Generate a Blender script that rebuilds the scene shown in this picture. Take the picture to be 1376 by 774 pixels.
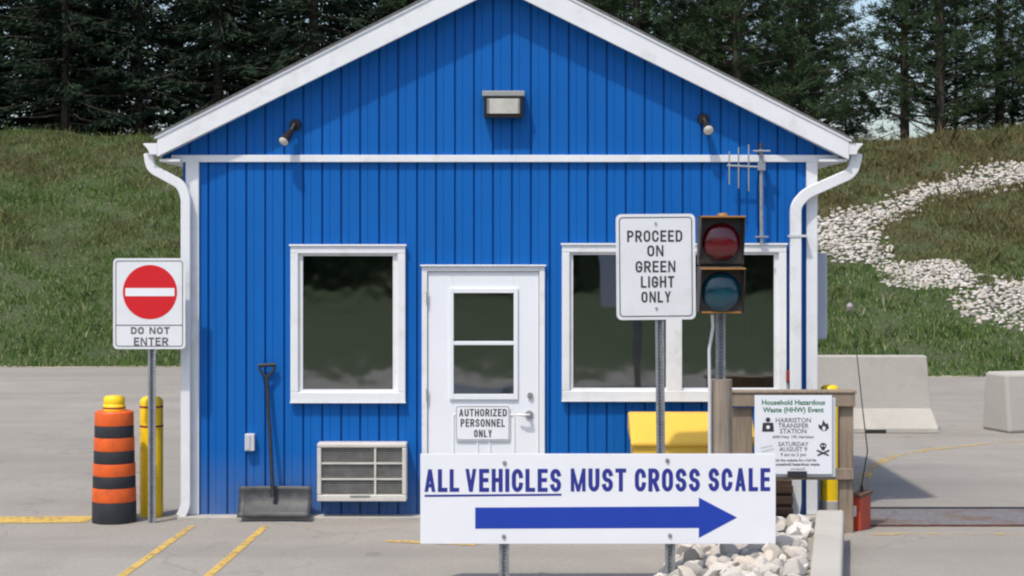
import bpy, bmesh, math, random
import numpy as np
from mathutils import Vector, Matrix
R = math.radians
random.seed(7)
scene = bpy.context.scene
for o in list(bpy.data.objects): bpy.data.objects.remove(o)
col = scene.collection

# ------------------------------------------------------------------ camera, world, sun, exposure
F = 2475.0; CH = 2.2; HY = 334.0; CX = 688.0          # focal length in photo pixels, eye height, horizon row
cam = bpy.data.cameras.new('camera'); co = bpy.data.objects.new('camera', cam); col.objects.link(co)
co.location = (0, 0, CH); co.rotation_euler = (R(90), 0, 0)
cam.sensor_width = 36; cam.lens = 36*F/1376; cam.shift_y = -(387-HY)/1376
cam.clip_start = 0.1; cam.clip_end = 2000
scene.camera = co
SUN_EL, SUN_AZ = 61, 33                                # azimuth: degrees to the left of straight behind the camera
w = bpy.data.worlds.new('World'); scene.world = w; w.use_nodes = True
wn = w.node_tree.nodes; bg = wn['Background']
sky = wn.new('ShaderNodeTexSky'); sky.sky_type = 'NISHITA'; sky.sun_disc = False
sky.sun_elevation = R(SUN_EL); sky.sun_rotation = R(180+SUN_AZ); sky.dust_density = 2.5; sky.air_density = 1.0
w.node_tree.links.new(sky.outputs[0], bg.inputs[0]); bg.inputs[1].default_value = 0.15
sl = bpy.data.lights.new('sun', 'SUN'); so = bpy.data.objects.new('sun', sl); col.objects.link(so)
sl.energy = 2.5; sl.angle = R(1.6); sl.color = (1.0, 0.93, 0.83)
so.rotation_euler = (R(90-SUN_EL), 0, R(-SUN_AZ)); so.location = (-10, -10, 20)
vs = scene.view_settings; vs.view_transform = 'Standard'; vs.look = 'None'; vs.exposure = 0.40; vs.gamma = 1
scene.cycles.filter_width = 2.2

# ------------------------------------------------------------------ helpers
def at(px, py, Y):
    return Vector(((px-CX)*Y/F, Y, CH-(py-HY)*Y/F))
def gp(px, py):                                        # ground point seen at a pixel
    Y = CH*F/(py-HY); return Vector(((px-CX)*Y/F, Y, 0))

def tag(o, label=None, cat=None, group=None, kind=None):
    if label: o['label'] = label
    if cat: o['category'] = cat
    if group: o['group'] = group
    if kind: o['kind'] = kind
    return o
ORI = {}
def thing(name, loc, label, cat, group=None):
    o = bpy.data.objects.new(name, None); col.objects.link(o); o.location = loc
    o.empty_display_size = 0.2
    ORI[o] = Vector(loc); return tag(o, label, cat, group)
def origin_of(p):
    while p is not None and p.parent is not None: p = p.parent
    return ORI.get(p, Vector((0, 0, 0)))

class MB:
    def __init__(s): s.bm = bmesh.new()
    def box(s, x0, x1, y0, y1, z0, z1, M=None):
        c = [(x, y, z) for z in (z0, z1) for y in (y0, y1) for x in (x0, x1)]
        v = [s.bm.verts.new((M @ Vector(p)) if M else p) for p in c]
        for f in ((0,2,3,1),(4,5,7,6),(0,1,5,4),(2,6,7,3),(0,4,6,2),(1,3,7,5)):
            s.bm.faces.new([v[i] for i in f])
        return s
    def prism(s, pts, d):                              # closed polygon (3D points), pushed along d
        d = Vector(d); n = len(pts)
        a = [s.bm.verts.new(Vector(p)) for p in pts]; b = [s.bm.verts.new(Vector(p)+d) for p in pts]
        s.bm.faces.new(a); s.bm.faces.new(b[::-1])
        for i in range(n): s.bm.faces.new((a[i], b[i], b[(i+1) % n], a[(i+1) % n]))
        return s
    def face(s, pts): s.bm.faces.new([s.bm.verts.new(Vector(p)) for p in pts]); return s
    def cyl(s, p0, p1, r0, r1=None, n=16, cap=True):
        return s.tube([p0, p1], [r0, r0 if r1 is None else r1], n, cap)
    def tube(s, pts, rad, n=12, cap=True, sx=1.0):
        pts = [Vector(p) for p in pts]
        if not isinstance(rad, (list, tuple)): rad = [rad]*len(pts)
        rings = []; up = None
        for i, p in enumerate(pts):
            t = (pts[min(i+1, len(pts)-1)]-pts[max(i-1, 0)]).normalized()
            if up is None: up = Vector((0, 1, 0)) if abs(t.y) < .9 else Vector((1, 0, 0))
            a = t.cross(up).normalized(); b = a.cross(t).normalized(); up = b
            rings.append([s.bm.verts.new(p+(a*math.cos(k*2*math.pi/n)*sx+b*math.sin(k*2*math.pi/n))*rad[i]) for k in range(n)])
        for r0, r1 in zip(rings, rings[1:]):
            for k in range(n): s.bm.faces.new((r0[k], r0[(k+1) % n], r1[(k+1) % n], r1[k]))
        if cap:
            s.bm.faces.new(rings[0][::-1]); s.bm.faces.new(rings[-1])
        return s
    def recttube(s, pts, wx, wy):                      # rectangular section pipe along a path lying in an x-z plane
        pts = [Vector(p) for p in pts]; rings = []
        for i, p in enumerate(pts):
            t = (pts[min(i+1, len(pts)-1)]-pts[max(i-1, 0)]).normalized()
            a = Vector((t.z, 0, -t.x)).normalized()*wx/2; b = Vector((0, wy/2, 0))
            rings.append([s.bm.verts.new(p+q) for q in (a+b, b-a, -a-b, a-b)])
        for r0, r1 in zip(rings, rings[1:]):
            for k in range(4): s.bm.faces.new((r0[k], r0[(k+1) % 4], r1[(k+1) % 4], r1[k]))
        s.bm.faces.new(rings[0][::-1]); s.bm.faces.new(rings[-1]); return s
    def lathe(s, prof, c, n=24):                       # prof: (r, z) list, axis z through c
        c = Vector(c); rings = []
        for r, z in prof:
            rings.append([s.bm.verts.new(c+Vector((r*math.cos(k*2*math.pi/n), r*math.sin(k*2*math.pi/n), z))) for k in range(n)])
        for r0, r1 in zip(rings, rings[1:]):
            for k in range(n): s.bm.faces.new((r0[k], r0[(k+1) % n], r1[(k+1) % n], r1[k]))
        s.bm.faces.new(rings[0][::-1]); s.bm.faces.new(rings[-1]); return s
    def build(s, name, mat, parent=None, origin=None, bevel=0, smooth=False, seg=2):
        o0 = Vector(origin) if origin is not None else origin_of(parent)
        bmesh.ops.translate(s.bm, verts=s.bm.verts, vec=-o0)
        bmesh.ops.recalc_face_normals(s.bm, faces=s.bm.faces)
        me = bpy.data.meshes.new(name); s.bm.to_mesh(me); s.bm.free()
        if smooth:
            for p in me.polygons: p.use_smooth = True
            me.set_sharp_from_angle(angle=R(38))
        me.materials.append(mat)
        o = bpy.data.objects.new(name, me); col.objects.link(o)
        if parent is not None: o.parent = parent
        elif origin is not None: o.location = o0; ORI[o] = o0
        if bevel:
            m = o.modifiers.new('bevel', 'BEVEL'); m.width = bevel; m.segments = seg; m.limit_method = 'ANGLE'; m.angle_limit = R(40)
        return o

def mesh_np(name, verts, faces_n, idx, mat, parent=None):
    me = bpy.data.meshes.new(name); nf = len(idx)//faces_n
    me.vertices.add(len(verts)); me.vertices.foreach_set('co', np.asarray(verts, dtype=np.float32).ravel())
    me.loops.add(len(idx)); me.loops.foreach_set('vertex_index', np.asarray(idx, dtype=np.int32))
    me.polygons.add(nf); me.polygons.foreach_set('loop_start', np.arange(0, nf*faces_n, faces_n, dtype=np.int32))
    me.update(calc_edges=True); me.materials.append(mat)
    o = bpy.data.objects.new(name, me); col.objects.link(o)
    if parent is not None: o.parent = parent
    return o
def copy_thing(o, loc, rotz=None, scale=None):
    c = o.copy(); col.objects.link(c); c.location = loc
    if rotz is not None: c.rotation_euler.z = rotz
    if scale is not None: c.scale = scale
    for ch in [x for x in bpy.data.objects if x.parent == o]:
        d = ch.copy(); d.parent = c; col.objects.link(d)
    return c

# ------------------------------------------------------------------ materials
def S(r, g, b):                                        # sRGB 0-255 to linear
    f = lambda v: v/12.92 if v <= .04045 else ((v+.055)/1.055)**2.4
    return tuple(f(c/255) for c in (r, g, b))
class NT:
    def __init__(s, name):
        s.m = bpy.data.materials.new(name); s.m.use_nodes = True; s.t = s.m.node_tree
        s.p = s.t.nodes['Principled BSDF']; s.out = s.t.nodes['Material Output']
        s.co = s.n('ShaderNodeTexCoord').outputs['Object']
    def n(s, k, **kw):
        x = s.t.nodes.new(k)
        for a, b in kw.items(): setattr(x, a, b)
        return x
    def l(s, a, b): s.t.links.new(a, b)
    def noise(s, scale, detail=4, rough=.55, vec=None, stretch=None):
        v = vec if vec is not None else s.co
        if stretch:
            mp = s.n('ShaderNodeMapping'); mp.inputs['Scale'].default_value = stretch; s.l(v, mp.inputs[0]); v = mp.outputs[0]
        x = s.n('ShaderNodeTexNoise'); x.inputs['Scale'].default_value = scale; x.inputs['Detail'].default_value = detail
        x.inputs['Roughness'].default_value = rough; s.l(v, x.inputs['Vector']); return x.outputs['Fac']
    def ramp(s, fac, stops):
        x = s.n('ShaderNodeValToRGB'); e = x.color_ramp.elements
        while len(e) < len(stops): e.new(.5)
        for q, (p, c) in zip(e, stops):
            q.position = p; q.color = (*c, 1) if isinstance(c, tuple) else (c, c, c, 1)
        s.l(fac, x.inputs[0]); return x.outputs[0]
    def mix(s, fac, a, b, mode='MIX'):
        x = s.n('ShaderNodeMix', data_type='RGBA', blend_type=mode)
        for i, v in ((0, fac), (6, a), (7, b)):
            if isinstance(v, (int, float)): x.inputs[i].default_value = v
            elif isinstance(v, tuple): x.inputs[i].default_value = (*v, 1)
            else: s.l(v, x.inputs[i])
        return x.outputs[2]
    def base(s, c): s.l(c, s.p.inputs['Base Color']); return s
    def bump(s, h, strength=.3, dist=.01):
        b = s.n('ShaderNodeBump'); b.inputs['Strength'].default_value = strength; b.inputs['Distance'].default_value = dist
        s.l(h, b.inputs['Height']); s.l(b.outputs[0], s.p.inputs['Normal']); return s
def paint(name, c, rough=.45, var=.10, scale=6, metal=0, dirt=None, spec=.5, fine=60):
    m = NT(name); a = m.noise(scale, 5); b = m.noise(fine, 3)
    lo = tuple(v*(1-var) for v in c); hi = tuple(min(1, v*(1+var*.6)) for v in c)
    cc = m.ramp(a, [(.3, lo), (.7, hi)])
    cc = m.mix(m.ramp(b, [(.35, .25), (.7, 0.0)]), cc, tuple(v*(1-var*1.3) for v in c))
    if dirt is not None:
        d = m.noise(scale*1.7, 8, .7); cc = m.mix(m.ramp(d, [(.52, 0.0), (.72, .7)]), cc, dirt)
    m.base(cc); m.p.inputs['Roughness'].default_value = rough; m.p.inputs['Metallic'].default_value = metal
    m.p.inputs['Specular IOR Level'].default_value = spec
    return m.m

WHITE = paint('white_trim_paint', (.74, .76, .78), .45, .06, 3, dirt=(.55, .55, .53))
DOORWHITE = paint('white_door_paint', (.76, .79, .83), .4, .04, 2)
SIGNWHITE = paint('white_sign_sheet', (.78, .80, .84), .4, .04, 2)
SIGNGREY = paint('aged_sign_sheet', (.72, .74, .77), .45, .04, 4, dirt=(.64, .64, .63))
GALV = paint('galvanised_steel', (.34, .36, .38), .45, .25, 18, metal=.5)
ALU = paint('bare_aluminium', (.5, .5, .5), .35, .15, 10, metal=.8)
BLACK = paint('black_letter_ink', (.035, .035, .04), .5, .1)
GREYINK = paint('faded_letter_ink', (.10, .10, .105), .5, .2, 30)
BLUEINK = paint('blue_letter_ink', S(38, 48, 138), .45, .08, 6)
ARROWBLUE = paint('blue_arrow_ink', S(24, 60, 166), .4, .06, 4)
REDINK = paint('red_disc_ink', S(205, 22, 32), .4, .06, 6)
GREENINK = paint('green_letter_ink', S(30, 110, 70), .5, .1)
YELLOW = paint('yellow_plastic', S(246, 205, 18), .4, .10, 5, dirt=S(190, 150, 40))
BINYEL = paint('yellow_bin_plastic', S(220, 178, 62), .45, .06, 3)
ORANGE = paint('orange_band', S(226, 96, 30), .5, .15, 9, dirt=S(150, 70, 40))
RUBBER = paint('black_rubber', (.022, .024, .03), .6, .3, 12)
DARKRED = paint('dark_red_band', (.25, .03, .02), .5)
BRONZE = paint('dark_bronze_metal', (.035, .03, .028), .4, .2, 20, metal=.4)
GREYBOX = paint('grey_cabinet_paint', (.50, .53, .57), .5, .08, 4)
LIGHTGREY = paint('pale_grey_plastic', (.55, .57, .6), .5, .1, 9)
BEIGE = paint('beige_plastic', (.60, .58, .53), .5, .1, 7, dirt=(.4, .38, .34))
GRILLE = paint('dusty_grille', (.24, .235, .215), .6, .25, 12)
SHOVEL = paint('worn_dark_plastic', (.045, .05, .054), .55, .4, 14, dirt=(.10, .10, .10))
DARK = paint('dark_void', (.02, .02, .02), .8)
INTERIOR = paint('dim_interior_paint', (.26, .28, .26), .8, .2, 2)
CURTAIN = paint('brown_curtain', (.16, .085, .045), .9, .3, 5)
SHINGLE = paint('grey_shingle', (.16, .155, .15), .9, .4, 25)
REDBOX = paint('red_enamel', S(190, 72, 46), .5, .2, 12, dirt=S(110, 60, 45))
RUSTBOX = paint('rusty_plate', S(112, 82, 66), .8, .4, 14)
BROWNBOX = paint('dark_brown_wood', (.075, .045, .03), .7, .35, 10)
CABLE = paint('white_cable', (.65, .66, .68), .5)

def mk_siding():
    m = NT('blue_ribbed_siding'); a = m.noise(1.3, 4); b = m.noise(9, 6, .6, stretch=(1, 1, .12)); c = m.noise(120, 2)
    cc = m.ramp(a, [(.3, (.004, .108, .40)), (.7, (.006, .127, .455))])
    cc = m.mix(m.ramp(b, [(.4, .35), (.7, 0.0)]), cc, (.003, .092, .355))
    cc = m.mix(m.ramp(c, [(.35, .2), (.7, 0.0)]), cc, (.006, .095, .34))
    sx = m.n('ShaderNodeSeparateXYZ'); m.l(m.co, sx.inputs[0])
    d = m.noise(14, 7, .7, stretch=(1, 1, .4))
    mm = m.n('ShaderNodeMapRange'); mm.inputs[1].default_value = .0; mm.inputs[2].default_value = .55; mm.inputs[3].default_value = .60; mm.inputs[4].default_value = .0
    m.l(sx.outputs[2], mm.inputs[0])
    mu = m.n('ShaderNodeMath', operation='MULTIPLY'); m.l(mm.outputs[0], mu.inputs[0]); m.l(d, mu.inputs[1])
    cc = m.mix(mu.outputs[0], cc, (.22, .22, .21))     # splashed dust low on the wall
    m.base(cc); m.p.inputs['Roughness'].default_value = .5; m.p.inputs['Specular IOR Level'].default_value = .16
    m.bump(m.noise(5, 2, stretch=(1, 1, .3)), .08, .02); return m.m
SIDING = mk_siding()

def mk_glass():
    m = NT('dark_window_glass'); t = m.t
    g = m.n('ShaderNodeBsdfGlossy'); g.inputs['Roughness'].default_value = .05; g.inputs['Color'].default_value = (.95, .97, 1, 1)
    tr = m.n('ShaderNodeBsdfTransparent'); tr.inputs['Color'].default_value = (.46, .52, .51, 1)
    bp = m.n('ShaderNodeBump'); bp.inputs['Strength'].default_value = .12; bp.inputs['Distance'].default_value = .02
    m.l(m.noise(2.6, 2), bp.inputs['Height']); m.l(bp.outputs[0], g.inputs['Normal'])
    fr = m.n('ShaderNodeFresnel'); fr.inputs[0].default_value = 1.5
    ad = m.n('ShaderNodeMath', operation='MULTIPLY'); ad.inputs[1].default_value = 6.5; m.l(fr.outputs[0], ad.inputs[0])
    mx = m.n('ShaderNodeMixShader'); m.l(ad.outputs[0], mx.inputs[0]); m.l(tr.outputs[0], mx.inputs[1]); m.l(g.outputs[0], mx.inputs[2])
    m.l(mx.outputs[0], m.out.inputs[0]); return m.m
GLASS = mk_glass()
def mk_lens(name, c):
    m = NT(name); v = m.n('ShaderNodeTexVoronoi'); v.inputs['Scale'].default_value = 60; m.l(m.co, v.inputs['Vector'])
    m.base(m.mix(m.noise(8, 3), c, tuple(x*.5 for x in c))); m.p.inputs['Roughness'].default_value = .18
    m.bump(v.outputs[0], .25, .004); m.p.inputs['Coat Weight'].default_value = .6; return m.m
REDLENS = mk_lens('red_lens', (.135, .003, .010)); TEALLENS = mk_lens('teal_lens', (.002, .062, .098))
LAMPLENS = mk_lens('frosted_lamp_lens', (.78, .77, .70))

def mk_wood(name, c, c2):
    m = NT(name); a = m.noise(7, 6, .6, stretch=(6, 6, .35)); b = m.noise(3, 3)
    cc = m.ramp(a, [(.3, c2), (.7, c)]); cc = m.mix(m.ramp(b, [(.4, 0.0), (.75, .5)]), cc, tuple(v*1.3 for v in c))
    m.base(cc); m.p.inputs['Roughness'].default_value = .85; m.bump(a, .5, .01); return m.m
WOOD = mk_wood('weathered_post_wood', (.32, .265, .21), (.17, .135, .10))
LUMBER = mk_wood('grey_brown_lumber', (.29, .23, .17), (.16, .12, .085))

def mk_concrete(name, c, scale=1.0, stain=(.22, .21, .19)):
    m = NT(name); a = m.noise(1.1*scale, 6, .6); b = m.noise(45*scale, 4, .7); d = m.noise(4*scale, 8, .65)
    cc = m.ramp(a, [(.3, tuple(v*.88 for v in c)), (.7, tuple(v*1.08 for v in c))])
    cc = m.mix(m.ramp(d, [(.5, 0.0), (.75, .45)]), cc, stain)
    cc = m.mix(m.ramp(b, [(.35, .18), (.6, 0.0)]), cc, tuple(v*.6 for v in c))
    m.base(cc); m.p.inputs['Roughness'].default_value = .9; m.bump(b, .15, .004); return m.m
CONCRETE = mk_concrete('cast_concrete', (.44, .42, .375), .8, (.30, .28, .25))
PADCON = mk_concrete('pad_concrete', (.42, .40, .36))

def mk_asphalt(name, c):
    m = NT(name); a = m.noise(.22, 5, .6); b = m.noise(1.6, 7, .65, stretch=(1, .5, 1)); s1 = m.noise(70, 3, .7); s2 = m.noise(26, 4, .75)
    cc = m.ramp(a, [(.32, tuple(v*.86 for v in c)), (.68, tuple(v*1.10 for v in c))])
    cc = m.mix(m.ramp(b, [(.48, 0.0), (.72, .5)]), cc, tuple(v*.74 for v in c))
    cc = m.mix(m.ramp(s2, [(.36, .38), (.56, 0.0)]), cc, tuple(v*.6 for v in c))
    cc = m.mix(m.ramp(s1, [(.55, 0.0), (.72, .40)]), cc, tuple(min(1, v*1.5) for v in c))
    tk = m.noise(.9, 4, .5, stretch=(.18, 1.3, 1)); cc = m.mix(m.ramp(tk, [(.48, 0.0), (.66, .42)]), cc, tuple(v*.68 for v in c))
    oi = m.noise(2.3, 3, .4); cc = m.mix(m.ramp(oi, [(.70, 0.0), (.76, .45)]), cc, tuple(v*.45 for v in c))
    # hairline cracks
    v = m.n('ShaderNodeTexVoronoi', feature='DISTANCE_TO_EDGE'); v.inputs['Scale'].default_value = .32
    nx = m.n('ShaderNodeTexNoise'); nx.inputs['Scale'].default_value = 1.3; nx.inputs['Detail'].default_value = 6; m.l(m.co, nx.inputs['Vector'])
    vm = m.n('ShaderNodeVectorMath', operation='MULTIPLY_ADD'); vm.inputs[1].default_value = (1.6, 1.6, 0); m.l(nx.outputs['Color'], vm.inputs[0]); m.l(m.co, vm.inputs[2])
    m.l(vm.outputs[0], v.inputs['Vector'])
    cc = m.mix(m.ramp(v.outputs[0], [(.0, .30), (.006, 0.0)]), cc, tuple(q*.35 for q in c))
    m.base(cc); m.p.inputs['Roughness'].default_value = .92; m.bump(s1, .25, .004); return m.m
ASPHALT = mk_asphalt('worn_grey_asphalt', (.300, .278, .246))
APPROACH = mk_asphalt('approach_concrete', (.300, .280, .250))

def mk_linepaint(name, thr):
    m = NT(name); a = m.noise(22, 7, .75); b = m.noise(3, 4)
    m.base(m.mix(b, S(196, 158, 70), S(208, 178, 96))); m.p.inputs['Roughness'].default_value = .8
    tr = m.n('ShaderNodeBsdfTransparent'); mx = m.n('ShaderNodeMixShader')
    ad = m.n('ShaderNodeMath', operation='MULTIPLY_ADD'); ad.inputs[1].default_value = .45; m.l(b, ad.inputs[0]); m.l(a, ad.inputs[2])
    m.l(m.ramp(ad.outputs[0], [(thr-.08, 0.0), (thr+.08, .92)]), mx.inputs[0])
    m.l(tr.outputs[0], mx.inputs[1]); m.l(m.p.outputs[0], mx.inputs[2]); m.l(mx.outputs[0], m.out.inputs[0]); return m.m
LINE = mk_linepaint('yellow_line_paint', .66); FADED = mk_linepaint('faded_yellow_line_paint', .77)

def mk_deck():
    m = NT('rusty_steel_deck'); a = m.noise(1.2, 6, .65); b = m.noise(30, 4, .7)
    cc = m.ramp(a, [(.34, (.16, .08, .05)), (.43, (.17, .125, .10)), (.50, (.18, .175, .185))])
    cc = m.mix(m.ramp(b, [(.4, .4), (.6, 0.0)]), cc, (.06, .04, .03))
    m.base(cc); m.p.inputs['Roughness'].default_value = .75; m.bump(b, .3, .004); return m.m
DECK = mk_deck()

def mk_soil():
    m = NT('bank_soil'); a = m.noise(.25, 5); b = m.noise(3, 7, .7)
    cc = m.ramp(a, [(.35, (.036, .068, .018)), (.65, (.058, .076, .028))])
    cc = m.mix(m.ramp(b, [(.4, 0.0), (.7, .6)]), cc, (.07, .066, .036)); m.base(cc); m.p.inputs['Roughness'].default_value = 1
    m.bump(b, .8, .1); return m.m
SOIL = mk_soil()
def mk_leaf(name, greens, seeds=None, patch=.22, transl=.35, browns=None, bx=None):
    m = NT(name); g = m.n('ShaderNodeNewGeometry')
    a = m.noise(patch, 4, .6)
    cc = m.ramp(g.outputs['Random Per Island'], [(i/(len(greens)-1), c) for i, c in enumerate(greens)])
    if browns:
        bb = m.ramp(g.outputs['Random Per Island'], [(i/(len(browns)-1), c) for i, c in enumerate(browns)])
        f = a
        if bx:                                         # the drier ground lies to the right and high on the bank
            sx = m.n('ShaderNodeSeparateXYZ'); m.l(m.co, sx.inputs[0])
            m1 = m.n('ShaderNodeMapRange'); m1.inputs[1].default_value = 0; m1.inputs[2].default_value = 9; m1.inputs[3].default_value = -.10; m1.inputs[4].default_value = .06; m.l(sx.outputs[0], m1.inputs[0])
            m2 = m.n('ShaderNodeMapRange'); m2.inputs[1].default_value = .8; m2.inputs[2].default_value = 2.4; m2.inputs[3].default_value = -.22; m2.inputs[4].default_value = .06; m.l(sx.outputs[2], m2.inputs[0])
            s1 = m.n('ShaderNodeMath', operation='ADD'); m.l(m1.outputs[0], s1.inputs[0]); m.l(m2.outputs[0], s1.inputs[1])
            s2 = m.n('ShaderNodeMath', operation='ADD'); m.l(s1.outputs[0], s2.inputs[0]); m.l(a, s2.inputs[1]); f = s2.outputs[0]
        cc = m.mix(m.ramp(f, [(.40, 0.0), (.60, 1.0)]), cc, bb)
    m.base(cc); m.p.inputs['Roughness'].default_value = .8; m.p.inputs['Specular IOR Level'].default_value = .06
    tl = m.n('ShaderNodeBsdfTranslucent'); m.l(cc, tl.inputs[0]); mx = m.n('ShaderNodeMixShader'); mx.inputs[0].default_value = transl
    m.l(m.p.outputs[0], mx.inputs[1]); m.l(tl.outputs[0], mx.inputs[2]); m.l(mx.outputs[0], m.out.inputs[0]); return m.m
GRASS = mk_leaf('bank_grass', [(.080, .155, .036), (.110, .20, .048), (.145, .24, .064), (.21, .265, .10), (.42, .41, .27)], patch=.30,
                browns=[(.125, .135, .050), (.195, .170, .078), (.29, .235, .135)], bx=True)
NEEDLE_D = mk_leaf('dark_needles', [(.014, .026, .018), (.021, .037, .023), (.032, .05, .028)], transl=.15)
NEEDLE_G = mk_leaf('green_needles', [(.034, .060, .032), (.050, .085, .040), (.075, .112, .052)], transl=.25)
BARK = mk_wood('conifer_bark', (.07, .055, .042), (.03, .024, .02))
def mk_stone(name, k):
    m = NT(name); oi = m.n('ShaderNodeObjectInfo'); g = m.n('ShaderNodeNewGeometry')
    rr = m.n('ShaderNodeMath', operation='ADD'); m.l(oi.outputs['Random'], rr.inputs[0]); m.l(g.outputs['Random Per Island'], rr.inputs[1])
    fr = m.n('ShaderNodeMath', operation='FRACT'); m.l(rr.outputs[0], fr.inputs[0])
    cc = m.ramp(fr.outputs[0], [(p_, tuple(v*k for v in c_)) for p_, c_ in ((0, (.38, .36, .33)), (.35, (.58, .55, .50)), (.7, (.54, .48, .40)), (1, (.70, .67, .64)))])
    b = m.noise(16, 6, .65); cc = m.mix(m.ramp(b, [(.45, 0.0), (.7, .5)]), cc, (.26, .23, .19))
    m.base(cc); m.p.inputs['Roughness'].default_value = .9; m.bump(b, .5, .01); return m.m
STONE = mk_stone('pale_limestone', 1.0); RUBBLE = mk_stone('grey_rubble', .86)
GRAVEL = mk_concrete('gravel_bed', (.28, .25, .21), 3)

# ------------------------------------------------------------------ stroke lettering
def arc(cx, cy, rx, ry, a0, a1, n=9):
    return [(cx+rx*math.cos(R(a0+(a1-a0)*i/n)), cy+ry*math.sin(R(a0+(a1-a0)*i/n))) for i in range(n+1)]
ry = .30
O_ = arc(.5, 1-ry, .5, ry, 0, 180)+arc(.5, ry, .5, ry, 180, 360)
B_ = [(.1, 1), (.55, 1)]+arc(.55, .735, .45, .265, 90, -90)[1:]+[(.1, .47)]
GL = {
 'A': (1.05, [[(0, 0), (.5, 1), (1, 0)], [(.2, .30), (.8, .30)]]),
 'C': (1, [arc(.5, 1-ry, .5, ry, 5, 180)+arc(.5, ry, .5, ry, 180, 355)]),
 'D': (1, [[(0, 0), (0, 1), (.45, 1)]+arc(.45, .68, .55, .32, 90, 0)[1:]+arc(.45, .32, .55, .32, 0, -90)+[(0, 0)], 1]),
 'E': (.85, [[(1, 1), (0, 1), (0, 0), (1, 0)], [(.12, .52), (.88, .52)]]),
 'F': (.85, [[(1, 1), (0, 1), (0, 0)], [(.12, .5), (.88, .5)]]),
 'G': (1, [arc(.5, 1-ry, .5, ry, 12, 180)+arc(.5, ry, .5, ry, 180, 360)+[(1, .46), (.56, .46)]]),
 'H': (1, [[(0, 0), (0, 1)], [(1, 0), (1, 1)], [(.12, .52), (.88, .52)]]),
 'I': (0, [[(.5, 0), (.5, 1)]]),
 'L': (.8, [[(0, 1), (0, 0), (1, 0)]]),
 'M': (1.25, [[(0, 0), (0, 1), (.5, .1), (1, 1), (1, 0)]]),
 'N': (1.02, [[(0, 0), (0, 1), (1, 0), (1, 1)]]),
 'O': (1.02, [O_, 1]),
 'P': (.95, [[(0, 0), (0, 1)], B_]),
 'R': (1, [[(0, 0), (0, 1)], B_, [(.55, .42), (1, 0)]]),
 'S': (.98, [arc(.5, .75, .48, .25, 15, 270, 12)+arc(.5, .25, .5, .25, 90, -165, 12)[1:]]),
 'T': (.95, [[(0, 1), (1, 1)], [(.5, .86), (.5, 0)]]),
 'U': (1, [[(0, 1)]+arc(.5, ry, .5, ry, 180, 360)+[(1, 1)]]),
 'V': (1.0, [[(0, 1), (.5, 0), (1, 1)]]),
 'Y': (1.0, [[(0, 1), (.5, .45), (1, 1)], [(.5, .36), (.5, 0)]]),
 'Z': (.92, [[(0, 1), (1, 1), (0, 0), (1, 0)]]),
}
LAY = [0]
PARA = {                                               # straight-sided letters: (x bottom, z bottom, x top, z top, widths at the ends) in the letter box
 'A': (1.08, [(0, 0, .5, 1), (1, 0, .5, 1), 'bar']),
 'V': (1.05, [(.5, 0, 0, 1), (.5, 0, 1, 1)]),
 'M': (1.62, [(0, 0, 0, 1), (1, 0, 1, 1), (.5, 0, 0, 1), (.5, 0, 1, 1)]),
 'N': (1.12, [(0, 0, 0, 1), (1, 0, 1, 1), (1, 0, 0, 1)]),
 'Y': (1.05, [(.5, .42, 0, 1), (.5, .42, 1, 1), (.5, 0, .5, .47)]),
}
GL.update({k: (v[0], []) for k, v in PARA.items()})
def ribbon(mb, pts, t, yy, closed=False, cap=True):
    P = [Vector((p[0], p[1])) for p in pts]
    Q = [P[0]]
    for p in P[1:]:
        if (p-Q[-1]).length > 1e-5: Q.append(p)
    P = Q
    if closed and (P[0]-P[-1]).length < 1e-5: P.pop()
    n = len(P)
    if not closed and cap:
        P[0] = P[0]+(P[0]-P[1]).normalized()*t/2; P[-1] = P[-1]+(P[-1]-P[-2]).normalized()*t/2
    L = []; Rr = []
    for i in range(n):
        a = P[i-1] if (i > 0 or closed) else None; b = P[(i+1) % n] if (i < n-1 or closed) else None
        d0 = (P[i]-a).normalized() if a is not None else (b-P[i]).normalized()
        d1 = (b-P[i]).normalized() if b is not None else d0
        n0 = Vector((-d0.y, d0.x)); n1 = Vector((-d1.y, d1.x)); m = n0+n1
        m = m.normalized() if m.length > 1e-4 else n0
        k = min(1/max(m.dot(n0), .35), 2.1)
        L.append(P[i]+m*k*t/2); Rr.append(P[i]-m*k*t/2)
    vl = [mb.bm.verts.new((p.x, yy, p.y)) for p in L]; vr = [mb.bm.verts.new((p.x, yy, p.y)) for p in Rr]
    for i in range(n if closed else n-1):
        j = (i+1) % n; mb.bm.faces.new((vl[i], vr[i], vr[j], vl[j]))
def text_width(txt, W, t, gap):
    x = 0
    for ch in txt:
        x += (.5*W if ch == ' ' else GL[ch][0]*(W-t)+t)+gap
    return x-gap
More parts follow.
